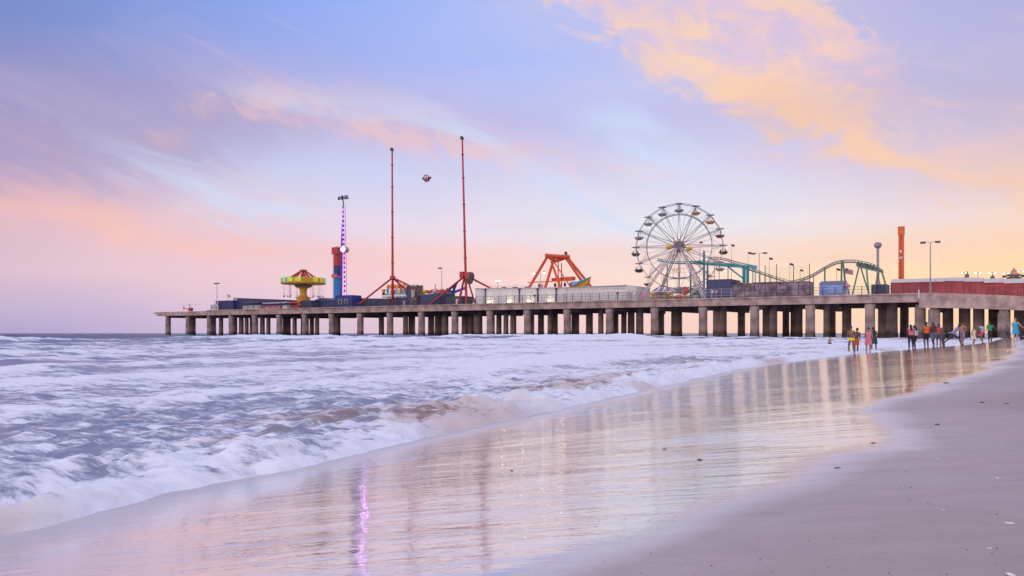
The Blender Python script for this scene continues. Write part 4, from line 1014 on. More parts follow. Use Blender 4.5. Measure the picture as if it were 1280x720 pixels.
def pirate_swing():
    a, b, ln = ang_len(660, 742, 22); Y = float(a[1]+b[1])/2; kk = ln/82; X = lambda px: (px-660)*kk; Z = lambda py: hz(py, Y)-DECK
    r = thing('swinging_ship_ride', 'orange A-frame swing ride with a hanging gondola and a teal ship prow', 'fairground ride', (a[0], a[1], DECK))
    def leg(x0, y0, z0, x1, y1, z1, rr): MB().tube((X(x0), y0, z0), (X(x1), y1, z1), rr, rr*.9, 8).build('leg', orangep, r, smooth=False)
    zt = Z(320.5)
    leg(655, -3.5, 0, 691, -3, zt, .5); leg(682.5, -3.5, 0, 698.0, -3, Z(327), .5); leg(715, -3.5, 0, 695.5, -3, Z(327), .42)
    leg(739, 5, 0, 701, 4, zt, .55); leg(742, 9, 0, 703, 4, zt+.1, .45); leg(690, 5, 0, 691.5, 4, Z(322), .2); leg(731, -2, 0, 697.5, -2, Z(328), .22); leg(694, 5, 0, 697.5, 3, Z(328), .2)
    MB().tube((X(690), -3.4, zt), (X(704), 4.6, zt), .8, n=12).build('axle', orangep, r)
    h = MB().span((X(689.2), -3.8, zt-.5), (X(691.8), -2.4, zt+.8)).build('bearing', pm('rust_paint', (.45,.14,.08), .6), r)
    h = MB().span((X(699.5), 3, zt-.7), (X(703.5), 5, zt+.9)).build('bearing', redp, r)
    MB().span((X(700), 3.6, zt+.91), (X(702), 4.6, zt+1.9)).build('motor', dkmetal, r)
    MB().path([(X(693), -2.8, Z(323)), (X(696), 0, Z(326)), (X(699), 3.6, Z(322))], .55, 8).build('swing_yoke', orangep, r)
    g = MB().add([(X(692.0), -1, Z(347.6)), (X(717), -1, Z(346.4)), (X(716.6), -1, Z(350.6)), (X(692.6), -1, Z(351.6)), (X(692.0), 2, Z(347.6)), (X(717), 2, Z(346.4)), (X(716.6), 2, Z(350.6)), (X(692.6), 2, Z(351.6))],
             [(0,1,2,3), (7,6,5,4), (0,4,5,1), (1,5,6,2), (2,6,7,3), (3,7,4,0)]).build('gondola', orangep, r)
    MB().beam((X(666), -3, Z(352.3)), (X(717), -3, Z(352.1)), .3, .35).build('tie_beam', orangep, r)
    d = MB()
    for i in range(7): d.span((X(693.5+i*3.3), -1.05, Z(350.4)), (X(694.4+i*3.3), -1.003, Z(348)))
    d.build('gondola_rib', redp, r)
    # ship hull behind the trailer roof
    hull = MB(); pts = []
    n = 9; vs = []; fs = []
    for i in range(n):
        f = i/(n-1); x = 716+22*f; wd = 2.2*math.sqrt(max(0.02, 1-f**3)); top = np.interp(f, [0, .5, 1], [354.5, 354.8, 349.0]); bot = np.interp(f, [0, .8, 1], [361, 360, 353])
        vs += [(X(x), -wd, Z(top)), (X(x), wd, Z(top)), (X(x), wd*.5, Z(bot)), (X(x), -wd*.5, Z(bot))]
    for i in range(n-1): fs += [(4*i+j, 4*i+(j+1) % 4, 4*i+4+(j+1) % 4, 4*i+4+j) for j in range(4)]
    fs += [(0, 1, 2, 3), tuple(4*(n-1)+j for j in (3, 2, 1, 0))]
    hl = hull.add(vs, fs).build('ship_hull', goldp, r)
    MB().path([(X(718), -2.1, Z(354.2)), (X(727), -2.0, Z(354.5)), (X(733), -1.4, Z(352)), (X(739), 0, Z(347.6))], [.25, .35, .4, .15], 6).build('gunwale', tealp, hl)
    MB().ball((X(721.5), -2.3, Z(355.8)), (.9, .3, .8), 10).ball((X(724.5), -2.3, Z(355.2)), (.7, .3, .6), 10).build('wave_ornament', skybl, hl)
    for i, x in enumerate((683, 686.5, 703, 715)): MB().ball((X(x), -4.4, Z(357.2)), (.55, .4, .75), 8).build('float_ornament', [brownp, pinkp, dkmetal, navy2][i], r)
pirate_swing()

# ------------------------------------------------------------------ ferris wheel
def text_mesh(txt, size, depth, name, mat, parent):
    cu = bpy.data.curves.new(name, 'FONT'); cu.body = txt; cu.size = size; cu.extrude = depth; cu.align_x = 'CENTER'; cu.align_y = 'CENTER'
    o = bpy.data.objects.new(name, cu); COL.objects.link(o); bpy.context.view_layer.update()
    me = bpy.data.meshes.new_from_object(o.evaluated_get(bpy.context.evaluated_depsgraph_get()))
    bpy.data.objects.remove(o); bpy.data.curves.remove(cu)
    me.materials.clear(); me.materials.append(mat)
    r = bpy.data.objects.new(name, me); COL.objects.link(r); r.parent = parent; r.rotation_euler = (PI/2, 0, 0)
    return r
def ferris():
    p, Y = at(848.8, 14); k = Y/1000; Z = lambda py: hz(py, Y)-DECK
    r = thing('ferris_wheel', 'big white ferris wheel with open tub gondolas in the middle of the pier', 'ferris wheel', p, rot=-.23)
    R = 53.6*k; Ri = 40*k; cz = Z(308); wsteel = pm('wheel_steel', (.33,.32,.33), .45, .2); legm = pm('wheel_leg_paint', (.60,.50,.50), .5)
    n = 16; HY = 1.1
    for y in (-HY, HY):
        ro = MB(); ri = MB()
        P = [(R*math.sin(2*PI*i/n), y, cz+R*math.cos(2*PI*i/n)) for i in range(n)]
        for i in range(n):
            ro.tube(P[i], P[(i+1) % n], .09, n=6)
        nn = 64
        for i in range(nn):
            a, b = 2*PI*i/nn, 2*PI*(i+1)/nn
            ri.tube((Ri*math.sin(a), y, cz+Ri*math.cos(a)), (Ri*math.sin(b), y, cz+Ri*math.cos(b)), .11, n=6)
        ro.build('outer_rim', wsteel, r); ri.build('inner_rim', wsteel, r)
    sp0 = None
    for i in range(n):
        a = 2*PI*i/n; s, c = math.sin(a), math.cos(a)
        sp = MB()
        for y in (-HY, HY):
            for q in (-.28, .28):
                sp.tube((1.2*s+c*q*1.6, y*.85, cz+1.2*c-s*q*1.6), (R*s+c*q*.25, y, cz+R*c-s*q*.25), .06, n=5)
            sp.tube((Ri*s+c*.9, y, cz+Ri*c-s*.9), (R*s, y, cz+R*c), .045, n=5)
        sp.tube((Ri*s, -HY, cz+Ri*c), (Ri*s, HY, cz+Ri*c), .06, n=5); sp.tube((R*s, -HY, cz+R*c), (R*s, HY, cz+R*c), .08, n=5)
        sp.tube((.6*R*s, -HY*.95, cz+.6*R*c), (.6*R*s, HY*.95, cz+.6*R*c), .04, n=5)
        h = a+PI/n; hs, hc = math.sin(h), math.cos(h)
        for y in (-HY, HY): sp.tube((1.4*hs, y*.85, cz+1.4*hc), (Ri*hs, y, cz+Ri*hc), .035, n=4); sp.tube((Ri*hs, y, cz+Ri*hc), (R*s, y, cz+R*c), .035, n=4); sp.tube((Ri*hs, y, cz+Ri*hc), (R*math.sin(a+2*PI/n), y, cz+R*math.cos(a+2*PI/n)), .035, n=4)
        sp.build('spoke', wsteel, r)
    MB().tube((0, -2.6, cz), (0, 2.6, cz), .8, n=16).tube((0, -HY-.35, cz), (0, -HY-.05, cz), 1.5, n=20).tube((0, HY+.05, cz), (0, HY+.35, cz), 1.5, n=20).build('hub', pm('hub_grey', (.2,.17,.18), .5), r)
    hb = MB()
    for i in range(8):
        a = 2*PI*i/8; hb.ball((1.9*math.sin(a), -HY-.3, cz+1.9*math.cos(a)), .28, 8)
    hb.build('hub_light_ring', pinkp, r)
    tubs = [dkmetal, orangep, pm('peach_tub', (.66,.30,.14), .5), pm('maroon_tub', (.35,.08,.10), .5), brownp, greyp, brownp, dkmetal, orangep, dkmetal, brownp, dkmetal, brownp, pm('stone_tub', (.36,.30,.28), .5), greyp, pm('smoke_tub', (.33,.31,.33), .5)]
    tubs[0] = MATS['smoke_tub']; tubs[1] = MATS['peach_tub']; tubs[15] = MATS['smoke_tub']; tubs[14] = greyp
    canp = pm('gondola_canopy', (.19,.18,.19), .5)
    for i in range(n):
        a = 2*PI*i/n; x, z = R*math.sin(a), cz+R*math.cos(a)
        tub = MB().lathe([(.5, -3.15), (.95, -3.05), (1.45, -2.55), (1.6, -2.35), (1.62, -2.2), (1.5, -2.2), (1.3, -2.5), (.4, -2.6)], n=16).build('gondola', tubs[i], r, smooth=False)
        tub.location = (x, 0, z); tub.scale = (.86, .72, .86)
        can = MB().lathe([(1.5, -.08), (1.54, 0), (1.1, .12), (.15, .26)], n=16).build('canopy', canp, tub)
        st = MB()
        for q in (-.55, .55): st.tube((q, 0, -2.3), (q*.7, 0, -.1), .05, n=5)
        st.tube((0, 0, -3.), (0, 0, -.1), .07, n=6); st.build('hanger', wsteel, tub)
        MB().lathe([(.55, -2.35), (.62, -2.0), (.5, -1.95)], n=10).build('centre_wheel', greyp, tub)
        if i in (11, 12, 4):                           # riders
            hd = MB()
            for q in (-.95, .75): hd.ball((q, 0, -1.95), (.26, .28, .42), 8); hd.ball((q, 0, -1.42), .16, 8)
            hd.build('rider_pair', dkmetal, tub)
    for y0, y1, px0, px1 in ((-2.3, -5.4, 799.5, 880.5), (2.3, 5.4, 819, 888)):
        kk = k*.98; X = lambda px: (px-848.8)*kk
        for px in (px0, px1):
            sg = -1 if px < 848 else 1
            l = MB()
            for q in (-.32, .32): l.tube((X(px)+q, y1, 0), (sg*.55+q, y0, cz-.6), .19, n=8)
            for j in range(1, 14):
                f, g = j/14, (j+.8)/14
                A = lambda f, q: Vector((X(px)+q, y1, 0)).lerp(Vector((sg*.55+q, y0, cz-.6)), f)
                l.tube(A(f, -.32), A(min(g, 1), .32), .06, n=5)
            l.build('leg', legm, r)
        MB().beam((-4.6, (y0+y1)/2, cz*.42), (4.6, (y0+y1)/2, cz*.42), .16, .16).build('leg_tie', legm, r)
        MB().beam((0, y0, cz*.1), (0, y0*.98, cz-1), .14, .14).build('king_post', wsteel, r)
    X = lambda px: (px-848.8)*k*.98
    sg = MB().span((X(837), -3.75, Z(342.6)), (X(857), -3.7, Z(342.3))).span((X(835.5), -3.75, Z(337)), (X(857), -3.7, Z(336.7)))
    for x in (837.5, 856.5): sg.tube((X(x), -3.72, Z(336.7)), (X(x), -3.72, Z(342.6)), .04, n=4)
    sb = sg.build('sign_frame', wsteel, r)
    t = text_mesh('PIER', 1.55, .06, 'sign_letters', goldp, sb); t.location = (X(846), -3.9, Z(339.7))
    for x, y in ((836.5, 309.5), (861.5, 311.5)):
        MB().lathe([(.2, -.75), (.8, -.5), (.95, 0), (.5, .55), (.1, .6)], n=12).build('yellow_lantern', yellowp, r).location = (X(x), -2.2, Z(y))
    b = MB().span((X(797), -5.2, 0), (X(888), 5.2, .5)); b.build('base_frame', greyp, r)
    MB().span((X(800), -5.25, .51), (X(808), -3.2, 2.2)).build('operator_booth', pinkp, r)
ferris()

def bouncer():
    a, b, ln = ang_len(812, 862, 24); Y = float(a[1]+b[1])/2; Z = lambda py: hz(py, Y)-DECK; kk = ln/50; X = lambda px: (px-812)*kk
    r = thing('wave_ride', 'low ride with blue and white wavy roof behind the big wheel legs', 'fairground ride', (a[0], a[1], DECK))
    MB().span((0, .4, 0), (ln, 8, 1.3)).build('platform', dkmetal, r)
    MB().span((0, 0, 1.3), (ln, .35, 2.1)).build('skirt_panel', pm('skirt_orange', (.70,.34,.12), .5), r)
    cs = [bluep, white, skybl, white, pm('violet_panel', (.26,.16,.42), .5), bluep, white, bluep, skybl]
    xs = np.linspace(815, 850, 10)
    for i in range(9):
        x0, x1 = X(xs[i]), X(xs[i+1])-.03; z0 = Z(363.5); z1 = Z(358+(i % 3)*.9); sl = .9
        MB().add([(x0, -.3, z0), (x1, -.3, z0+.2), (x1+sl, 1.5, z1), (x0+sl, 1.5, z1-.2), (x0, -.1, z0-.15), (x1, -.1, z0+.05), (x1+sl, 1.7, z1-.15), (x0+sl, 1.7, z1-.35)],
                 [(0,1,2,3), (7,6,5,4), (0,4,5,1), (1,5,6,2), (2,6,7,3), (3,7,4,0)]).build('roof_panel', cs[i], r)
    b = MB()
    for i in range(9): b.tube((X(816+i*5), .2, 2.1), (X(816+i*5), .2, Z(363)), .1, n=6)
    b.build('roof_post', yellowp, r)
    MB().ball((X(845), -.8, Z(363.3)), (1.05, .8, 1.05), 14).build('white_ball', white, r, smooth=True)
    MB().ball((X(850.5), -.6, Z(363.5)), (.9, .8, 1.15), 14).build('blue_ball', bluep, r, smooth=True)
    MB().lathe([(.7, -1.3), (1.5, -.7), (1.6, .2), (1.1, 1.0), (.3, 1.3)], n=12).build('orange_ball', orangep, r, smooth=True).location = (X(856.5), -.5, Z(364))
    cars = MB()
    for i, x in enumerate(np.linspace(818, 838, 5)):
        MB().lathe([(.5, 0), (1.0, .3), (1.1, .9), (.8, 1.2)], n=10).build('car', [yellowp, redp, goldp, orangep, yellowp][i], r).location = (X(x), -.9, Z(369.6))
bouncer()
kiddie(862, 884, 27, 357.5, 361.5, [white, pinkp, skybl, white, tealp], 'white pink and teal carousel roof between the right wheel legs and the navy box')

# ------------------------------------------------------------------ roller coaster
def coaster():
    W0 = 26.
    o, Y0 = at(860, W0)
    r = thing('roller_coaster', 'teal and grey roller coaster track rising and dipping behind the ball court', 'roller coaster', o)
    R3 = Matrix.Rotation(-PANG, 3, 'Z')
    def q(px, py, w=W0):
        p = pier(px, w); return R3 @ (Vector((p[0], p[1], hz(py, float(p[1]))))-o)
    def smooth(pts, m=6):
        out = []; P = [Vector(v) for v in pts]
        for i in range(len(P)-1):
            a, b, c, d = P[max(i-1, 0)], P[i], P[i+1], P[min(i+2, len(P)-1)]
            for j in range(m):
                t = j/m; out.append(.5*((2*b)+(c-a)*t+(2*a-5*b+4*c-d)*t*t+(3*b-a-3*c+d)*t**3))
        return out+[P[-1]]
    def track(pts, name, mat, spine=True, sr=.22, gauge=.55):
        P = smooth(pts); m = MB()
        L, Rr = [], []
        for i, v in enumerate(P):
            t = (P[min(i+1, len(P)-1)]-P[max(i-1, 0)]).normalized(); s = t.cross(Vector((0, 0, 1))).normalized()
            L.append(v+s*gauge); Rr.append(v-s*gauge)
            if i % 2 == 0:
                m.tube(v+s*gauge, v-Vector((0, 0, .55)), .05, n=4); m.tube(v-s*gauge, v-Vector((0, 0, .55)), .05, n=4); m.tube(v+s*gauge, v-s*gauge, .045, n=4)
        m.path(L, .09, 6); m.path(Rr, .09, 6)
        if spine: m.path([v-Vector((0, 0, .6)) for v in P], sr, 8)
        return m.build(name, mat, r)
    railm = pm('coaster_rail_grey', (.30,.29,.28), .45)
    track([q(934, 334), q(947, 338), q(961, 343), q(975, 347.5), q(988, 351), q(998, 349.5), q(1006, 347), q(1017, 342.2), q(1030, 334.5), q(1042, 328.3), q(1051.5, 325.8), q(1062, 325), q(1073, 325.8), q(1088, 329), q(1097, 333), q(1104, 338.5)], 'dip_track', railm)
    track([q(822, 323.2, 30), q(840, 326.5, 31), q(862, 327, 30), q(880, 326, 29), q(900, 328, 28), q(920, 330.5, 27), q(934, 333.6, 26)], 'teal_track', tealp, gauge=.6)
    track([q(886, 321.8, 36), q(898, 321.5, 36), q(907, 323.2, 35.5), q(918, 326.8, 34), q(932, 330, 31), q(945, 332.5, 29)], 'upper_bend', railm, sr=.15)
    b = MB()
    pts = [q(866, 328.3, 25), q(880, 329.2, 25), q(904, 331.2, 25), q(930, 333, 25), q(946, 334.5, 25)]
    for i in range(4): b.beam(pts[i], pts[i+1], .5, .95)
    b.build('box_beam', tealp, r)
    def post(px0, y0, px1, y1, w, rr, mat, name='support'):
        MB().tube(q(px0, y0, w), q(px1, y1, w), rr, n=8).build(name, mat, r)
    for px, yt, rr in ((834, 323, .2), (863.2, 326, .28), (880, 314, .33), (884.5, 329, .3), (930, 332, .5), (934.5, 332, .42), (941, 333, .14), (944, 334, .14), (910, 329, .13), (899, 330, .1), (893, 324, .1)):
        post(px, yt, px, 383, 25, rr, tealp if rr > .13 else railm)
    post(908, 332, 930, 349, 25, .22, tealp, 'brace')
    for px, yt in ((950, 339), (956, 341.5), (963, 344), (1004.5, 348), (1017, 343), (1031, 334.5)): post(px, yt, px, 383, W0, .13 if px < 1020 else .22, railm if px < 1020 else greenp)
    post(1052, 326, 1051.5, 383, W0, .24, greenp); post(1053.5, 326.5, 1060, 383, W0-2, .26, greenp, 'brace')
    post(1073.5, 334.5, 1062, 383, W0-4, .19, greenp); post(1076, 334.5, 1091, 383, W0-4, .19, greenp, 'brace'); post(1083, 334, 1087, 383, W0+3, .24, pm('mint_paint', (.18,.55,.34), .5))
    post(1099.5, 337, 1088, 383, W0-4, .19, greenp); post(1101.5, 337, 1110, 366, W0-4, .22, greenp, 'brace')
    MB().beam(q(1072, 333.5, W0-4), q(1104, 340.5, W0-4), .25, .35).build('tie_beam', greenp, r)
    for i in range(6):
        f = i/5; c = q(1074+f*19, 331.2+f*4.6, W0-.5)
        m = MB().add([(c.x-.75, c.y-.6, c.z-.3), (c.x+.75, c.y-.6, c.z-.45), (c.x+.75, c.y+.6, c.z-.45), (c.x-.75, c.y+.6, c.z-.3), (c.x-.6, c.y-.6, c.z+.75), (c.x+.4, c.y-.6, c.z+.45), (c.x+.4, c.y+.6, c.z+.45), (c.x-.6, c.y+.6, c.z+.75)],
                     [(3,2,1,0), (4,5,6,7), (0,1,5,4), (1,2,6,5), (2,3,7,6), (3,0,4,7)])
        car = m.build('train_car', pm('train_green', (.06,.13,.10), .4), r)
        MB().ball((c.x-.1, c.y-.3, c.z+.75), (.2, .2, .3), 8).build('rider', pm('rider_dark', (.08,.06,.06), .7), car)
    st = MB().span(tuple(q(1089, 383, W0-3)+Vector((0, 0, 0))), tuple(q(1112, 356.5, W0+3))); st.build('station_house', navy2, r)
coaster()

# ------------------------------------------------------------------ navy box, ball court, huts
r, ln, h = box_hut('storage_container', 'big square navy box standing right of the big wheel', 'container', 883.4, 913.2, 350.2, 3, 9, pm('deep_navy_paint', (.028,.036,.15), .5), navy2, door=False)
for x, c, nm in ((890.2, white, 'white notice board on a post in front of the navy box'), (895.3, pinkp, 'pinkish round notice board in front of the navy box')):
    p, Y = at(x, .9, DECK+.02); q = thing('notice_board', nm, 'sign', p)
    MB().tube((0, 0, 0), (0, 0, 1.4), .08).build('post', greyp, q); MB().tube((0, -.06, 1.75), (0, .06, 1.75), .42, n=16).build('board', c, q)
def court():
    a, b, ln = ang_len(914, 1012.5, 2.2)
    r = thing('ball_court_fence', 'mauve screened fence with tall net poles round a ball court on the pier', 'fence', (a[0], a[1], DECK+.02))
    X = lambda px: float(np.dot(pier(px, 2.2)-a, D)); Z = lambda py, px: hz(py, float(pier(px, 2.2)[1]))-DECK
    hs = 3.6
    sc = pm('mesh_screen', (.30,.22,.26), .8, var=.35, scale=.5, alpha=.62)
    xs = [0, X(931), X(943.5), X(956.3), X(970.6), X(985), X(998), ln]
    for i in range(len(xs)-1):
        hh = hs-.05*(i % 2)
        MB().span((xs[i]+.08, -.015, .25), (xs[i+1]-.08, .015, hh)).build('screen', sc, r)
    fr = MB()
    for x in xs: fr.tube((x, 0, 0), (x, 0, hs+.1), .075, n=6)
    fr.build('fence_post', dkmetal, r)
    m = MB()
    for z in (.2, 1.9, hs+.05): m.tube((0, -.05, z), (ln, -.05, z), .045, n=5)
    m.build('rail', dkmetal, r)
    for px, yt in ((956.3, 331.5), (970.6, 330), (991.8, 330.5), (1011.6, 329.5)):
        MB().tube((X(px), .15, 0), (X(px), .15, Z(yt, px)), .12, .09, 8).build('net_pole', pm('pole_maroon', (.16,.07,.08), .5), r)
    n = MB(); x0, x1 = X(956.3), X(1011.6); zt = Z(332.5, 984)
    z = hs+.3
    while z < zt: n.beam((x0, .15, z), (x1, .15, z), .015, .015); z += .4
    x = x0
    while x < x1: n.beam((x, .15, hs+.2), (x, .15, zt-.12*math.sin(PI*(x-x0)/(x1-x0))), .015, .015); x += .4
    n.build('net', pm('net_cord', (.25,.15,.17), .8), r)
court()
r, ln, h = box_hut('game_trailer', 'grey and tan trailer with a cream fascia behind the left part of the screened fence', 'trailer', 915, 940, 352.6, 8, 6, pm('tan_trailer', (.42,.30,.26), .6), pm('cream_fascia', (.62,.48,.34), .6), yright=354.2, door=False)
box_hut('game_trailer', 'dull purple trailer behind the middle of the screened fence', 'trailer', 942, 975, 353.4, 9, 6, pm('dull_purple', (.16,.11,.15), .6), greyp, door=False)
box_hut('game_trailer', 'grey violet trailer behind the right part of the screened fence', 'trailer', 977, 1010, 352.8, 9, 6, pm('grey_violet', (.26,.21,.26), .6), greyp, door=True)
r, ln, h = box_hut('blue_hut', 'light blue hut with a low dark sloping roof right of the ball court', 'hut', 1024.5, 1054, 355.2, 4, 6, skybl, pm('slate_roof', (.16,.15,.19), .7), roof='gable', door=False)
MB().span((ln*.04, -.5, .0), (ln*.12, -.1, h*.82)).build('side_post', skybl, r); MB().span((ln*.35, -.10, h*.18), (ln*.97, -.072, h*.80)).build('shutter', pm('bright_blue_shutter', (.26,.38,.74), .45), r)
p, Y = at(1057.5, 5, DECK+.02); r = thing('drinks_stand', 'small pink and cream drinks stand leaning against the light blue hut', 'stall', p)
MB().span((-.7, 0, 0), (.7, 1.5, 1.3)).build('counter', cream, r); MB().add([(-1., -.4, 2.5), (1., -.4, 2.5), (1., 1.8, 2.5), (-1., 1.8, 2.5), (0, .7, 3.4)], [(3,2,1,0), (0,1,4), (1,2,4), (2,3,4), (3,0,4)]).build('canopy', pinkp, r)
f = MB()
for x in (-.65, .65): f.span((x-.05, .05, 1.3), (x+.05, .15, 2.5)); f.span((x-.05, 1.35, 1.3), (x+.05, 1.45, 2.5))
f.build('canopy_post', white, r)
for px, w, yt, sz, lb in ((874.8, 24, 301.5, .55, 'small dark flag above the right side of the big wheel'), (914.2, 24, 305, .62, 'small dark flag on a pole right of the big wheel'), (935.2, 24, 314.5, .62, 'small dark flag left of the twin headed lamp'),
                         (961.6, 24, 321.5, .62, 'small dark flag right of the twin headed lamp'), (987.2, 24, 328.5, .62, 'small dark flag over the middle of the net'), (1000.2, 24, 336.3, .55, 'lowest small flag just behind the net'), (1045.8, 24, 335, .62, 'small dark flag above the light blue hut')):
    pennant(px, w, yt, 372, pm('flag_maroon', (.12,.05,.07), .7), lb, sz)
r = pennant(1056.3, 22, 335.2, 372, pm('flag_white', (.6,.55,.58), .7), 'striped flag with a dark blue corner above the light blue hut', 1.35)
c = [o for o in r.children if o.name.startswith('cloth')][0]
st = MB(); z = hz(335.2, at(1056.3, 22)[1])-DECK
for i in range(4):
    for j in range(6): st.span((.04+2.02*j/6, -.16+.12*math.sin((j+.5)*1.3)-.03, z-.36-.08*j-i*.34-.17), (.04+2.02*(j+1)/6, -.15+.12*math.sin((j+.5)*1.3)-.03, z-.36-.08*j-i*.34))
st.build('stripe', redp, c)
MB().span((.04, -.2, z-.75), (.8, -.19, z-.07)).build('canton', navy, c)

# viewing tower, orange drop tower
def view_tower():
    p, Y = at(1097.3, 36); Z = lambda py: hz(py, Y)-DECK; k = Y/1000
    r = thing('water_tower', 'pale lilac tower with a round head and flared foot behind the coaster train', 'tower', p)
    lil = pm('pale_lilac_paint', (.40,.36,.40), .5)
    MB().lathe([(6.2*k, 0), (5.6*k, Z(362)), (3.2*k, Z(355)), (1.9*k, Z(348)), (1.55*k, Z(340)), (1.5*k, Z(312)), (2.0*k, Z(310.5))], n=22).build('shaft', lil, r, smooth=True)
    MB().lathe([(2.0*k, Z(310.4)), (3.6*k, Z(309.2)), (4.4*k, Z(307.2)), (4.5*k, Z(305.6)), (4.0*k, Z(304)), (2.6*k, Z(303)), (.6*k, Z(302.7))], n=24).build('head', pm('lilac_grey_paint', (.30,.27,.31), .5), r, smooth=True)
    MB().lathe([(4.42*k, Z(307.2)), (4.75*k, Z(306.9)), (4.75*k, Z(306.3)), (4.5*k, Z(306))], n=24).build('head_band', greyp, r)
view_tower()
def drop_tower():
    p, Y = at(1126.6, 30); Z = lambda py: hz(py, Y)-DECK; k = Y/1000
    r = thing('drop_tower', 'tall bright orange lattice drop tower behind the red building', 'fairground ride', p)
    hw = 1.95*k; y0 = Z(294)
    m = MB()
    for sx in (-1, 1):
        for sy in (-1, 1): m.span((sx*hw-.22, sy*hw-.22, 0), (sx*hw+.22, sy*hw+.22, y0))
    m.build('corner_chord', orangep, r)
    br = MB(); z = 0.; i = 0; st = 1.5
    while z < y0-st:
        s = 1 if i % 2 else -1
        for sy in (-1, 1):
            br.beam((-hw*s, sy*hw, z), (hw*s, sy*hw, z+st), .3, .3); br.beam((-hw, sy*hw, z), (hw, sy*hw, z), .25, .25)
            br.beam((sy*hw, -hw*s, z), (sy*hw, hw*s, z+st), .3, .3)
        z += st; i += 1
    br.build('lattice', orangep, r)
    MB().span((-hw*.62, -hw*.62, 0), (hw*.62, hw*.62, y0)).build('core_column', pm('bright_orange_paint', (.78,.14,.02), .4), r)
    for i, yy in enumerate((324, 316)): MB().span((-.28, -hw-.3, Z(yy)), (.18, -hw-.23, Z(yy-3))).build('light_panel', white, r)
    MB().span((-hw*1.3, -hw*1.25, y0-1.3), (hw*1.3, hw*1.25, y0-.01)).build('collar', pm('deep_orange_paint', (.48,.07,.02), .5), r)
    MB().span((-hw*1.85, -hw*1.8, y0), (hw*1.85, hw*1.8, Z(283.8))).build('head_box', orangep, r)
    MB().span((-hw*1.9, -hw*1.85, Z(283.8)+.01), (hw*1.9, hw*1.85, Z(283.2))).build('head_lid', pm('peach_lid', (.75,.33,.14), .5), r)
drop_tower()

# ------------------------------------------------------------------ long red building on the ramp
def red_building():
    a = pier(1115, 6); X = lambda px: float(np.dot(pier(px, 6)-a, D)); Zw = lambda py, px: hz(py, float(pier(px, 6)[1]))
    r = thing('red_building', 'long red walled building with stepped white roof strips along the ramp', 'building', (a[0], a[1], 0))
    redw = pm('faded_red_wall', (.40,.075,.085), .7, var=.16, scale=.25); rf = pm('white_roof_strip', (.66,.63,.68), .5, var=.05)
    sec = [(1115, 1182, 353.5, 349.2, 352.0, 347.6), (1182, 1205.6, 351.3, 347.2, 351.6, 346.8), (1205.6, 1230.2, 352.2, 346.9, 352.0, 347.2), (1230.2, 1254.8, 353.6, 348.6, 353.2, 347.6), (1254.8, 1296, 354.4, 348.8, 353.2, 347.4), (1296, 1345, 355.0, 349.2, 354, 348)]
    for i, (p0, p1, wb0, wt0, wb1, wt1) in enumerate(sec):
        x0, x1 = X(p0), X(p1)
        MB().span((x0+.01, 0, (DECK-.5, DECK-.85, DECK-1.1, DECK-1.4, DECK-1.8, DECK-2.6)[i]), (x1-.01, 22, Zw((wb0+wb1)/2-.6, (p0+p1)/2))).build('wall', redw, r)
        MB().prism([(x0-.05, Zw(wb0, p0)), (x1-.08, Zw(wb1, p1)), (x1-.08, Zw(wt1, p1)), (x0-.05, Zw(wt0, p0))], -.45, 22.3+i*.01).build('roof', rf, r)
    g = MB(); 
    for px in np.arange(1122, 1290, 7.5): g.span((X(px)-.04, -.03, DECK-(.4 if px < 1175 else 1.)), (X(px)+.04, -.004, Zw(355.5, px)))
    g.build('pilaster', pm('dark_red_trim', (.22,.04,.05), .7), r)
    MB().prism([(X(1228), Zw(357.5, 1228)), (X(1290), Zw(356.6, 1290)), (X(1290), Zw(356, 1290)), (X(1228), Zw(356.9, 1228))], -.06, -.032).build('orange_stripe', orangep, r)
    MB().span((X(1112), 2., DECK), (X(1115)-.05, 20, Zw(352, 1115))).build('end_store', navy2, r)
red_building()
def cone_ride():
    p, Y = at(1267.5, 34); Z = lambda py: hz(py, Y); k = Y/1000
    r = thing('cone_roof_ride', 'ride with a peach pink cone roof peeping over the red building at far right', 'fairground ride', (p.x, p.y, 0))
    MB().lathe([(8*k, 8.5), (8*k, Z(346.5))], n=18).build('drum', dkmetal, r)
    n = 10
    MB().lathe([(7.2*k, Z(343.4)), (4.8*k, Z(341.6)), (2.2*k, Z(337.5)), (.5*k, Z(335.4)), (.2*k, Z(333.8))], n=18).build('cone_roof', pm('peach_roof', (.62,.24,.17), .6), r)
    MB().lathe([(9.2*k, Z(344.8)), (9.4*k, Z(343.9)), (7.4*k, Z(343.3))], n=18).build('eave', brownp, r)
    for dx in (-10.5, 9.5): MB().lathe([(.3*k, Z(347)), (2.4*k, Z(346)), (2.6*k, Z(344.8)), (.4*k, Z(343.6))], n=12).build('side_car', pm('plum_car', (.16,.06,.10), .5), r).location = (dx*k, 0, 0)
    MB().lathe([(5*k, Z(346.4)), (5*k, Z(344.9))], n=14).build('drum_band', pm('pale_green_band', (.45,.6,.35), .5), r)
cone_ride()
for x, yt, lb in ((1208.8, 340.8, 'small brown peaked tent top over the red building near the leftmost lit lamp'), (1240.6, 344.6, 'small brown dome top over the red building under a lit lamp')):
    p, Y = at(x, 26); k = Y/1000; zt = hz(yt, Y); r = thing('tent_top', lb, 'tent', (p.x, p.y, 0))
    MB().lathe([(2.2*k, 8.5), (2.3*k, zt-2.4*k*1.2), (1.4*k, zt-1.6*k), (.25*k, zt)] if x < 1220 else [(2.4*k, 8.5), (2.5*k, zt-1.8*k), (1.8*k, zt-.6*k), (.4*k, zt)], n=12).build('tent_cloth', brownp, r)
    MB().lathe([(.15, zt-.1), (.12, zt+.3), (.02, zt+.4)], n=8).build('finial', dkmetal, r)

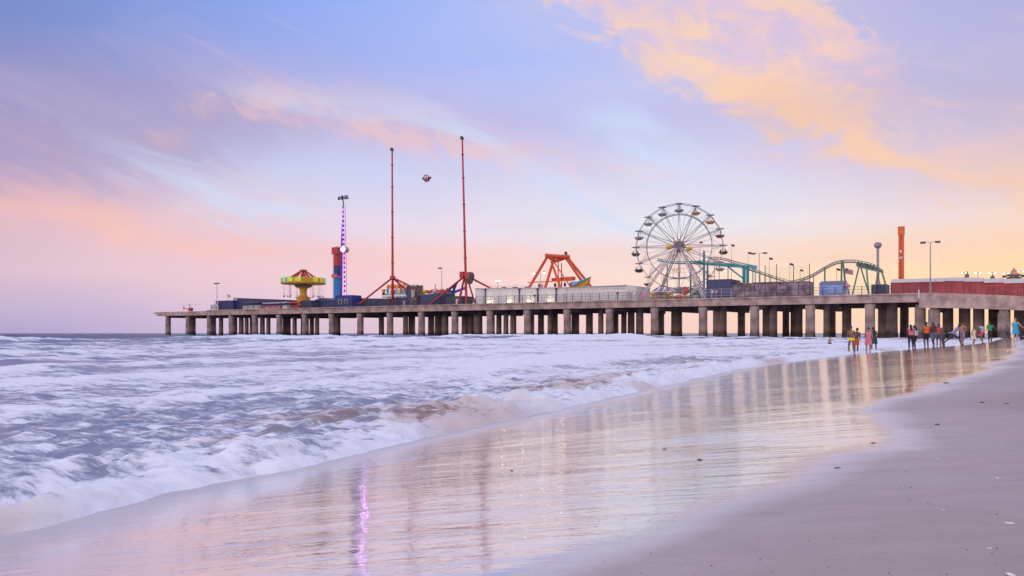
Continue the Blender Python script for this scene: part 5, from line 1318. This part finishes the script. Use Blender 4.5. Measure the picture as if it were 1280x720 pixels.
# ------------------------------------------------------------------ people
def cloth(name, rgb): return pm('cloth_'+name, rgb, .8, var=.1, scale=6)
def skin(name, rgb): return pm('skin_'+name, rgb, .55, var=.06, scale=5)
SK = {'dark': skin('dark', (.10,.045,.03)), 'brown': skin('brown', (.19,.085,.055)), 'tan': skin('tan', (.36,.19,.13)), 'pale': skin('pale', (.55,.36,.29))}
HB, HBR, HBL = pm('hair_black', (.012,.010,.010), .5), pm('hair_brown', (.07,.035,.02), .5), pm('hair_blond', (.38,.25,.12), .5)
def remesh(mb, name, mat, parent, voxel):
    o = mb.build(name, mat); m = o.modifiers.new('r', 'REMESH'); m.mode = 'VOXEL'; m.voxel_size = voxel
    me = bpy.data.meshes.new_from_object(o.evaluated_get(bpy.context.evaluated_depsgraph_get()))
    old = o.data; bpy.data.objects.remove(o); bpy.data.meshes.remove(old)
    me.name = name; me.materials.clear(); me.materials.append(mat); me.polygons.foreach_set('use_smooth', [True]*len(me.polygons))
    r = bpy.data.objects.new(name, me); COL.objects.link(r); r.parent = parent
    return r
def rings(mb, R, n=16):
    """R: list of (centre, side vector, forward vector, half width, half depth)"""
    vs = []; fs = []
    for c, sx, fy, a, b in R: vs += [c+sx*(a*math.cos(2*PI*i/n))+fy*(b*math.sin(2*PI*i/n)) for i in range(n)]
    for j in range(len(R)-1): fs += [(j*n+i, j*n+(i+1) % n, (j+1)*n+(i+1) % n, (j+1)*n+i) for i in range(n)]
    fs += [tuple(range(n-1, -1, -1)), tuple((len(R)-1)*n+i for i in range(n))]
    mb.add(vs, fs)
V = Vector
def person(px, top, feet, H, face, label, sk='brown', hair=HB, hairlen=0, wear=(), lean=0., side=0., twist=0., J=None, Y=None, zoff=0., group=None, female=False):
    u = (px-640)/1000
    if Y is None:
        best = None
        for q in np.linspace(42, 125, 400):
            g = max(float(ground(u*q, q)), -.6)
            e = abs(CAM_H+(416.5-top)*q/1000-g-H)*8+abs(416.5+(CAM_H-g)/q*1000-feet)*.25
            if best is None or e < best[0]: best = (e, q)
        Y = float(best[1])
    x = u*Y; g = max(float(ground(x, Y)), -.9)+zoff
    r = thing('person', label, 'person', (x, Y, g), rot=math.radians(face), group=group)
    k = H/1.75; r.scale = (k, k, k)
    j = dict(pel=V((0,0,.95)), hipL=V((-.09,0,.93)), hipR=V((.09,0,.93)), kneL=V((-.10,-.02,.50)), kneR=V((.10,-.02,.50)), ankL=V((-.10,.02,.08)), ankR=V((.10,.02,.08)),
             shL=V((-.185,0,1.42)), shR=V((.185,0,1.42)), elL=V((-.25,.02,1.14)), elR=V((.25,.02,1.14)), wrL=V((-.26,-.06,.90)), wrR=V((.26,-.06,.90)), neck=V((0,.0,1.47)), head=V((0,-.025,1.625)))
    rp = random.Random(int(px*7)); sw = rp.uniform(-.16, .16)     # everyone stands a little differently
    j['kneL'].y -= max(sw, 0)*.9+.01; j['kneR'].y -= max(-sw, 0)*.9+.01; j['ankL'].y -= sw*.8; j['ankR'].y += sw*.8
    sp = rp.uniform(-.02, .05); j['ankL'].x -= sp; j['ankR'].x += sp; j['kneL'].x -= sp*.6; j['kneR'].x += sp*.6
    for q in 'LR':
        f = rp.uniform(0, 1); sg = -1 if q == 'L' else 1
        j['el'+q] += V((-sg*.03, -.10*f+.06, .02*f)); j['wr'+q] += V((-sg*rp.uniform(.02, .12), -.26*f+.08, .16*f))
    side += rp.uniform(-4, 4); lean += rp.uniform(-2, 7); twist += rp.uniform(-18, 18)
    up = ('shL','shR','elL','elR','wrL','wrR','neck','head')
    M = Matrix.Rotation(math.radians(twist), 3, 'Z') @ Matrix.Rotation(math.radians(side), 3, 'Y') @ Matrix.Rotation(math.radians(lean), 3, 'X')
    for n in up: j[n] = j['pel']+M @ (j[n]-j['pel'])
    for n, v in (J or {}).items(): j[n] = V(v)
    if J and 'pel' in J and not (J.get('neck')):
        pass
    sx = (j['shR']-j['shL']).normalized(); upv = (j['neck']-j['pel']).normalized(); fy = upv.cross(sx).normalized()
    hx = (j['hipR']-j['hipL']).normalized(); hy = V((0,0,1)).cross(hx).normalized() if abs(hx.z) < .9 else fy
    L = (j['neck']-j['pel']).length
    hipw = .175 if female else .16
    def torso(f0, f1, gr):
        prof = [(-.17, .10, .075, 0), (-.10, hipw*.92, .11, 0), (-.02, hipw, .122, .1), (.13, hipw*.9, .108, .4), (.30, .128 if female else .14, .098, .7), (.52, .150, .112, 1), (.74, .168 if female else .18, .118, 1), (.90, .165 if female else .18, .09, 1), (.98, .085, .065, 1)]
        R = []
        for f, a, b, w in prof:
            if f < f0 or f > f1: continue
            R.append((j['pel']+upv*(L*f) if f > 0 else j['pel']+V((0,0,L*f)), hx.lerp(sx, w).normalized(), hy.lerp(fy, w).normalized(), a+gr, b+gr))
        return R
    b = MB(); rings(b, torso(-1, 2, 0))
    for s in 'LR':
        b.path([j['hip'+s]+V((0,0,.02)), j['hip'+s].lerp(j['kne'+s], .35), j['kne'+s], j['kne'+s].lerp(j['ank'+s], .32)+V((0,.012,0)), j['ank'+s]], [.088, .078, .054, .055, .036], 10)
        sh = (j['kne'+s]-j['ank'+s]).normalized(); fwd = V((0,-1,0)); fwd = (fwd-sh*fwd.dot(sh)).normalized()
        b.path([j['ank'+s]-sh*.035-fwd*.05, j['ank'+s]-sh*.03+fwd*.04, j['ank'+s]-sh*.05+fwd*.14, j['ank'+s]-sh*.055+fwd*.19], [.034, .042, .036, .022], 8)
        b.path([j['sh'+s]-sx*(.05 if s == 'R' else -.05), j['sh'+s], j['sh'+s].lerp(j['el'+s], .5), j['el'+s], j['el'+s].lerp(j['wr'+s], .3), j['wr'+s]], [.055, .058, .044, .036, .037, .025], 10)
        d = (j['wr'+s]-j['el'+s]).normalized(); pa = d.cross(V((0,1,0))); pa = pa.normalized() if pa.length > .1 else V((1,0,0)); pb = d.cross(pa)
        w = j['wr'+s]; b.path([w, w+d*.045, w+d*.09], [.026, .036, .033], 8)
        for i, ln in enumerate((.060, .075, .070, .055)):
            o = pb*(.028*(i-1.5)/1.1); b.path([w+d*.08+o*.8, w+d*(.09+ln*.5)+o, w+d*(.085+ln*.9)+o*1.05-pa*.012, w+d*(.085+ln)+o*1.05-pa*.026], [.0115, .0115, .011, .010], 6)
        b.path([w+d*.025+pb*.02, w+d*.05+pb*.055, w+d*.085+pb*.065], [.013, .012, .011], 6)
    h = j['head']; hu = (h-j['neck']).normalized(); hs = (sx-hu*sx.dot(hu)).normalized(); hf = hu.cross(hs).normalized()*-1
    if hf.dot(fy*-1) < 0: hf = -hf
    b.path([j['neck']-upv*.05, j['neck']+hu*.03, h-hu*.05], [.062, .053, .055], 10)
    R = []
    for f, a, c, o in ((-.115, .035, .04, .045), (-.09, .055, .06, .025), (-.04, .068, .082, .008), (.02, .076, .096, 0), (.07, .070, .090, -.005), (.105, .045, .058, -.008), (.12, .015, .02, -.008)):
        R.append((h+hu*f+hf*o, hs, hf, a, c))
    rings(b, R, 14)
    b.path([h+hf*.085+hu*.012, h+hf*.108-hu*.022, h+hf*.092-hu*.034], [.012, .016, .014], 6)
    b.ball(h+hf*.075-hu*.062, (.024, .016, .010), 8)
    for s in (-1, 1): b.ball(h+hs*.078*s-hu*.005, (.014, .022, .030), 8)
    body = remesh(b, 'body', SK[sk], r, .011)
    ey = MB()
    for s in (-1, 1): ey.ball(h+hs*.032*s+hf*.088+hu*.012, .011, 8)
    ey.build('eyes', HB, body)
    # hair
    hm = MB(); R = []
    for f, a, c, o in ((-.02, .070, .070, -.035), (.02, .083, .093, -.016), (.06, .083, .098, -.008), (.10, .062, .075, -.008), (.132, .02, .03, -.008)): R.append((h+hu*f+hf*o, hs, hf, a, c))
    rings(hm, R, 14)
    if hairlen == 1: hm.ball(h+hu*.10-hf*.07, .052, 10)
    if hairlen == 2: hm.path([h+hu*.04-hf*.04, h-hu*.08-hf*.075, h-hu*.22-hf*.10, h-hu*.36-hf*.10], [.085, .09, .085, .045], 10)
    remesh(hm, 'hair', hair, r, .012)
    # clothes
    for kind, mat in wear:
        m = MB()
        if kind in ('tee', 'vest', 'longsleeve', 'crop'):
            rings(m, torso(-.05 if kind != 'crop' else .45, .95, .018))
            if kind != 'crop':
                for s in 'LR':
                    e = {'tee': .55, 'vest': .12, 'longsleeve': 1.}[kind]
                    pts = [j['sh'+s]-sx*(.06 if s == 'R' else -.06), j['sh'+s], j['sh'+s].lerp(j['el'+s], e)]; rs_ = [.062, .072, .062]
                    if kind == 'longsleeve': pts += [j['wr'+s]]; rs_ = [.062, .07, .05, .036]
                    m.path(pts, rs_, 10)
            remesh(m, 'shirt', mat, r, .014)
        elif kind in ('shorts', 'trousers', 'briefs'):
            rings(m, torso(-.17, .20, .020))
            for s in 'LR':
                f = {'shorts': .8, 'trousers': 1., 'briefs': .18}[kind]
                pts = [j['hip'+s]+V((0,0,.03)), j['hip'+s].lerp(j['kne'+s], f*.5), j['hip'+s].lerp(j['kne'+s], f)]; rs_ = [.105, .102, .088 if f < 1 else .07]
                if kind == 'trousers': pts += [j['kne'+s].lerp(j['ank'+s], .9)]; rs_ = [.10, .09, .068, .05]
                m.path(pts, rs_, 10)
            remesh(m, 'shorts' if kind != 'trousers' else 'trousers', mat, r, .014)
        elif kind in ('dress', 'skirt'):
            T = torso(-.02, .93 if kind == 'dress' else .2, .022)
            mid = (j['kneL']+j['kneR'])/2; sp = abs((j['kneR']-j['kneL']).dot(hx))/2
            base = [(j['pel'].lerp(mid, .82), hx, hy, .20+sp*.5, .17), (j['pel'].lerp(mid, .4), hx, hy, .20+sp*.2, .15)]
            rings(m, base+T); remesh(m, kind, mat, r, .015)
            if kind == 'dress':
                pass
        elif kind == 'swimsuit':
            rings(m, torso(-.17, .80, .012)); remesh(m, 'swimsuit', mat, r, .013)
    return r
C_ = cloth
BATH = None
person(1064.5, 407.3, 441.4, 1.70, 172, 'person with hair up wearing bright yellow shorts, standing in the shallows with back turned', 'brown', HB, 1,
       [('crop', C_('tan', (.26,.12,.08))), ('briefs', C_('yellow', (.80,.60,.02)))], female=True, J=dict(elL=(-.24,-.05,1.15), wrL=(-.24,-.16,.92), ankL=(-.13,.10,.08), kneL=(-.10,.0,.5)))
person(1070.2, 409.5, 440.3, 1.62, 150, 'person in orange red swim shorts standing close beside the one in yellow shorts', 'dark', HB, 0,
       [('shorts', C_('redorange', (.62,.08,.04)))], J=dict(wrL=(-.22,-.18,.98)))
person(1037.5, 420, 430, 1.55, 165, 'shirtless person standing waist deep in foam with one arm stretched out to the right', 'tan', HB, 0,
       [('shorts', C_('navy', (.02,.025,.06)))], J=dict(elL=(-.40,-.03,1.30), wrL=(-.62,-.10,1.10)), Y=84)
person(1085.4, 409, 431, 1.58, 160, 'person in a pink dress with dark hair standing left of the dark clothed wader', 'tan', HB, 0, [('dress', C_('pink', (.72,.20,.26)))], female=True,
       J=dict(elR=(.20,-.14,1.30), wrR=(.0,-.24,1.34)))
person(1092.4, 408.4, 437, 1.74, 178, 'person with long black hair in a dark teal short dress wading in the shallows', 'brown', HB, 2, [('dress', C_('darkteal', (.025,.05,.07)))], female=True, J=dict(kneL=(-.13,0,.5), kneR=(.13,-.05,.5), ankL=(-.15,.02,.08), ankR=(.16,.0,.08)))
person(1138.8, 405.6, 432.5, 1.68, 170, 'person with long dark hair in pink top and black leggings, leftmost of the crowd', 'dark', HB, 2, [('vest', C_('coralpink', (.70,.14,.17))), ('trousers', C_('black', (.02,.015,.02)))], female=True)
person(1144, 406.2, 432, 1.68, 200, 'person in a white long sleeved top and dark trousers right beside the pink top', 'brown', HB, 2, [('longsleeve', C_('white', (.68,.65,.68))), ('trousers', C_('plum', (.05,.025,.04)))], female=True, J=dict(elL=(-.30,-.04,1.18), wrL=(-.36,-.14,.98)))
person(1158, 402.4, 432.5, 1.80, 176, 'person in a bright orange sleeveless shirt and black shorts with back turned', 'dark', HB, 0, [('vest', C_('orange', (.80,.13,.02))), ('shorts', C_('black', (.02,.015,.02)))])
person(1167.3, 402.6, 431.5, 1.78, 190, 'person in a dark maroon shirt and grey blue shorts right of the orange shirt', 'dark', HBR, 2, [('tee', C_('maroon', (.13,.04,.05))), ('shorts', C_('greyblue', (.13,.15,.24)))])
person(1173.4, 404.6, 430, 1.68, 150, 'person in a crimson top and slate shorts squeezed between maroon and green shirts', 'brown', HB, 0, [('tee', C_('crimson', (.48,.06,.08))), ('shorts', C_('slate', (.09,.09,.13)))])
person(1180, 405.0, 430.5, 1.72, 240, 'person in a green shirt leaning forward beside the lunging runner', 'dark', HB, 0, [('tee', C_('green', (.03,.24,.08))), ('trousers', C_('darkgrey', (.05,.045,.06)))], lean=24,
       J=dict(kneL=(-.1,-.12,.52), ankL=(-.1,-.05,.08)))
person(1192.5, 402.3, 433, 1.78, 75, 'person in a lilac grey shirt lunging with legs stretched far apart', 'dark', HB, 0, [('longsleeve', C_('lilac', (.34,.33,.48))), ('shorts', C_('charcoal', (.05,.045,.06)))], lean=26,
       J=dict(pel=(0,.05,.86), hipL=(-.09,.05,.84), hipR=(.09,.05,.84), kneL=(-.1,-.33,.58), ankL=(-.1,-.44,.20), kneR=(.1,.36,.52), ankR=(.1,.72,.22), elL=(-.28,.20,1.02), wrL=(-.30,.42,1.0), elR=(.26,-.42,1.20), wrR=(.24,-.62,1.32)), zoff=-.05)
person(1202.5, 402.6, 428, 1.72, 110, 'person in a tan orange shirt reaching forward just right of the lunging runner', 'tan', HBR, 0, [('tee', C_('tanorange', (.56,.24,.10))), ('shorts', C_('mauve', (.30,.24,.33)))], lean=14,
       J=dict(elR=(.24,-.30,1.26), wrR=(.22,-.52,1.18)))
person(1217, 408.4, 424, 1.12, 10, 'small child in cream clothes standing alone near the ramp columns', 'tan', HBR, 0, [('dress', C_('cream', (.72,.58,.46)))])
person(1227.5, 403.6, 434.5, 1.74, 215, 'person in a pale blue top and hot pink skirt hopping on one leg', 'brown', HB, 1, [('tee', C_('paleblue', (.42,.48,.62))), ('skirt', C_('hotpink', (.74,.07,.17)))], female=True, lean=12, side=-8,
       J=dict(kneL=(-.14,-.30,.66), ankL=(-.14,-.12,.34), kneR=(.1,.02,.50), ankR=(.12,.12,.08)))
person(1237.6, 401.8, 430.5, 1.76, 160, 'person in an emerald green shirt and dark brown trousers near the water edge at right', 'dark', HBR, 0, [('tee', C_('emerald', (.02,.30,.14))), ('trousers', C_('darkbrown', (.05,.025,.02)))], J=dict(elL=(-.34,-.04,1.18), wrL=(-.42,-.18,1.0)))
person(1259, 402.2, 421, 1.72, 150, 'person in a dusky purple shirt standing far back under the ramp', 'dark', HB, 0, [('tee', C_('dusky', (.16,.10,.17))), ('trousers', C_('brownblack', (.06,.04,.045)))], Y=92)
person(1269.5, 397.8, 425, 1.72, 140, 'person with fair hair in a turquoise dress standing on the sand at far right', 'pale', HBL, 0, [('dress', C_('turquoise', (.03,.40,.62)))], female=True, J=dict(elL=(-.30,-.06,1.2), wrL=(-.40,-.2,1.10)))
person(1277, 417.5, 427, 1.70, 70, 'person in dark clothes sitting on the sand at the right edge of the beach', 'dark', HB, 0, [('longsleeve', C_('nightpurple', (.06,.04,.08))), ('trousers', C_('ink', (.015,.017,.035)))],
       J=dict(pel=(0,0,.12), hipL=(-.09,-.02,.11), hipR=(.09,-.02,.11), kneL=(-.11,-.40,.40), ankL=(-.11,-.72,.07), kneR=(.11,-.43,.30), ankR=(.11,-.80,.07), neck=(0,.14,.62), head=(0,.12,.775), shL=(-.185,.13,.57), shR=(.185,.13,.57), elL=(-.25,-.06,.38), wrL=(-.16,-.30,.44), elR=(.27,.22,.30), wrR=(.27,.28,.06)), Y=68)
person(896, 415.4, 421, 1.70, 175, 'swimmer in a red and white top with only head and shoulders above the foam', 'tan', HBR, 0, [('tee', C_('redwhite', (.66,.16,.17)))], Y=112, zoff=-.38, J=dict(elL=(-.4,-.1,1.34), wrL=(-.55,-.25,1.38)))

# ------------------------------------------------------------------ scraps on the sand
def blob(name, label, cat, px, py, size, mat, group=None, flat=.5, seed=0, ribs=False):
    x, y, z = on_ground(px, py); rr = random.Random(seed); m = MB(); n = 14
    prof = [(.35, 0), (.9, .12), (1.0, .3), (.7, .65), (.25, .9)]
    vs = []; fs = []
    ph = rr.uniform(0, 6)
    for q, h in prof:
        for i in range(n):
            a = 2*PI*i/n; w = 1+.3*math.sin(2*a+ph)+.18*math.sin(5*a+ph*2)+rr.uniform(-.1, .1)
            if ribs: w = (1+.08*math.cos(7*a))*(.7+.5*max(0, math.cos(a)))
            vs.append((size*q*w*math.cos(a)*1.25, size*q*w*math.sin(a), size*h*flat))
    for k in range(4): fs += [(k*n+i, k*n+(i+1) % n, (k+1)*n+(i+1) % n, (k+1)*n+i) for i in range(n)]
    fs += [tuple(range(n-1, -1, -1)), tuple(4*n+i for i in range(n))]
    o = m.add(vs, fs).build(name, mat, None, smooth=True); o.location = (x, y, z-.004); o.rotation_euler = (0, 0, rr.uniform(0, 6))
    return tag(o, label, cat, group)
weed = pm('dark_weed', (.035,.028,.025), .7); shellm = pm('bleached_shell', (.72,.68,.64), .5, scale=40)
blob('seaweed_scrap', 'largest dark weed scrap on the wet sand near the edge of the dry sand', 'seaweed', 1047.5, 585.5, .021, weed, seed=1)
for i, (px, py, s) in enumerate(((831, 561.5, .035), (875, 574.5, .032), (1092, 554, .04), (1183, 479, .07), (1228, 503.5, .06), (1172, 531, .05), (1259, 505, .05), (640, 588, .022), (563, 583, .02), (1133, 590, .025))):
    blob('seaweed_scrap', 'small dark scrap of weed lying on the sand', 'seaweed', px, py, s*.5, weed, 'small weed scraps on the sand', seed=i+3)
blob('shell', 'largest white shell fragment on the dry sand at right', 'shell', 1264.5, 654, .018, shellm, seed=30, ribs=True, flat=.5)
blob('shell', 'thin white shell chip nearest the bottom right corner', 'shell', 1262, 717, .015, shellm, seed=31, ribs=True, flat=.5)
for i, (px, py) in enumerate(((1238, 685), (1172, 573), (1246, 597), (1180, 637))): blob('shell', 'tiny pale shell chip on the dry sand', 'shell', px, py, .010, shellm, 'tiny shell chips on the dry sand', seed=i+40, ribs=True, flat=.5)
def grit():
    rr = random.Random(11); m = MB()
    for i in range(90):
        px = rr.uniform(700, 1300); py = 430+300*rr.random()**.45
        x, y, z = on_ground(px, py)
        s = D[0]*x+D[1]*y
        if s < -1.6 or y > 26: continue
        q = rr.uniform(.0012, .0028); m.ball((x, y, z+q*.3), (q*1.4, q, q*.7), 6)
    o = m.build('shell_grit', pm('grit_brown', (.15,.11,.10), .8, var=.35, scale=3), None); o['kind'] = 'stuff'; o['label'] = 'fine dark shell grit sprinkled over the dry sand'; o['category'] = 'shell grit'
grit()
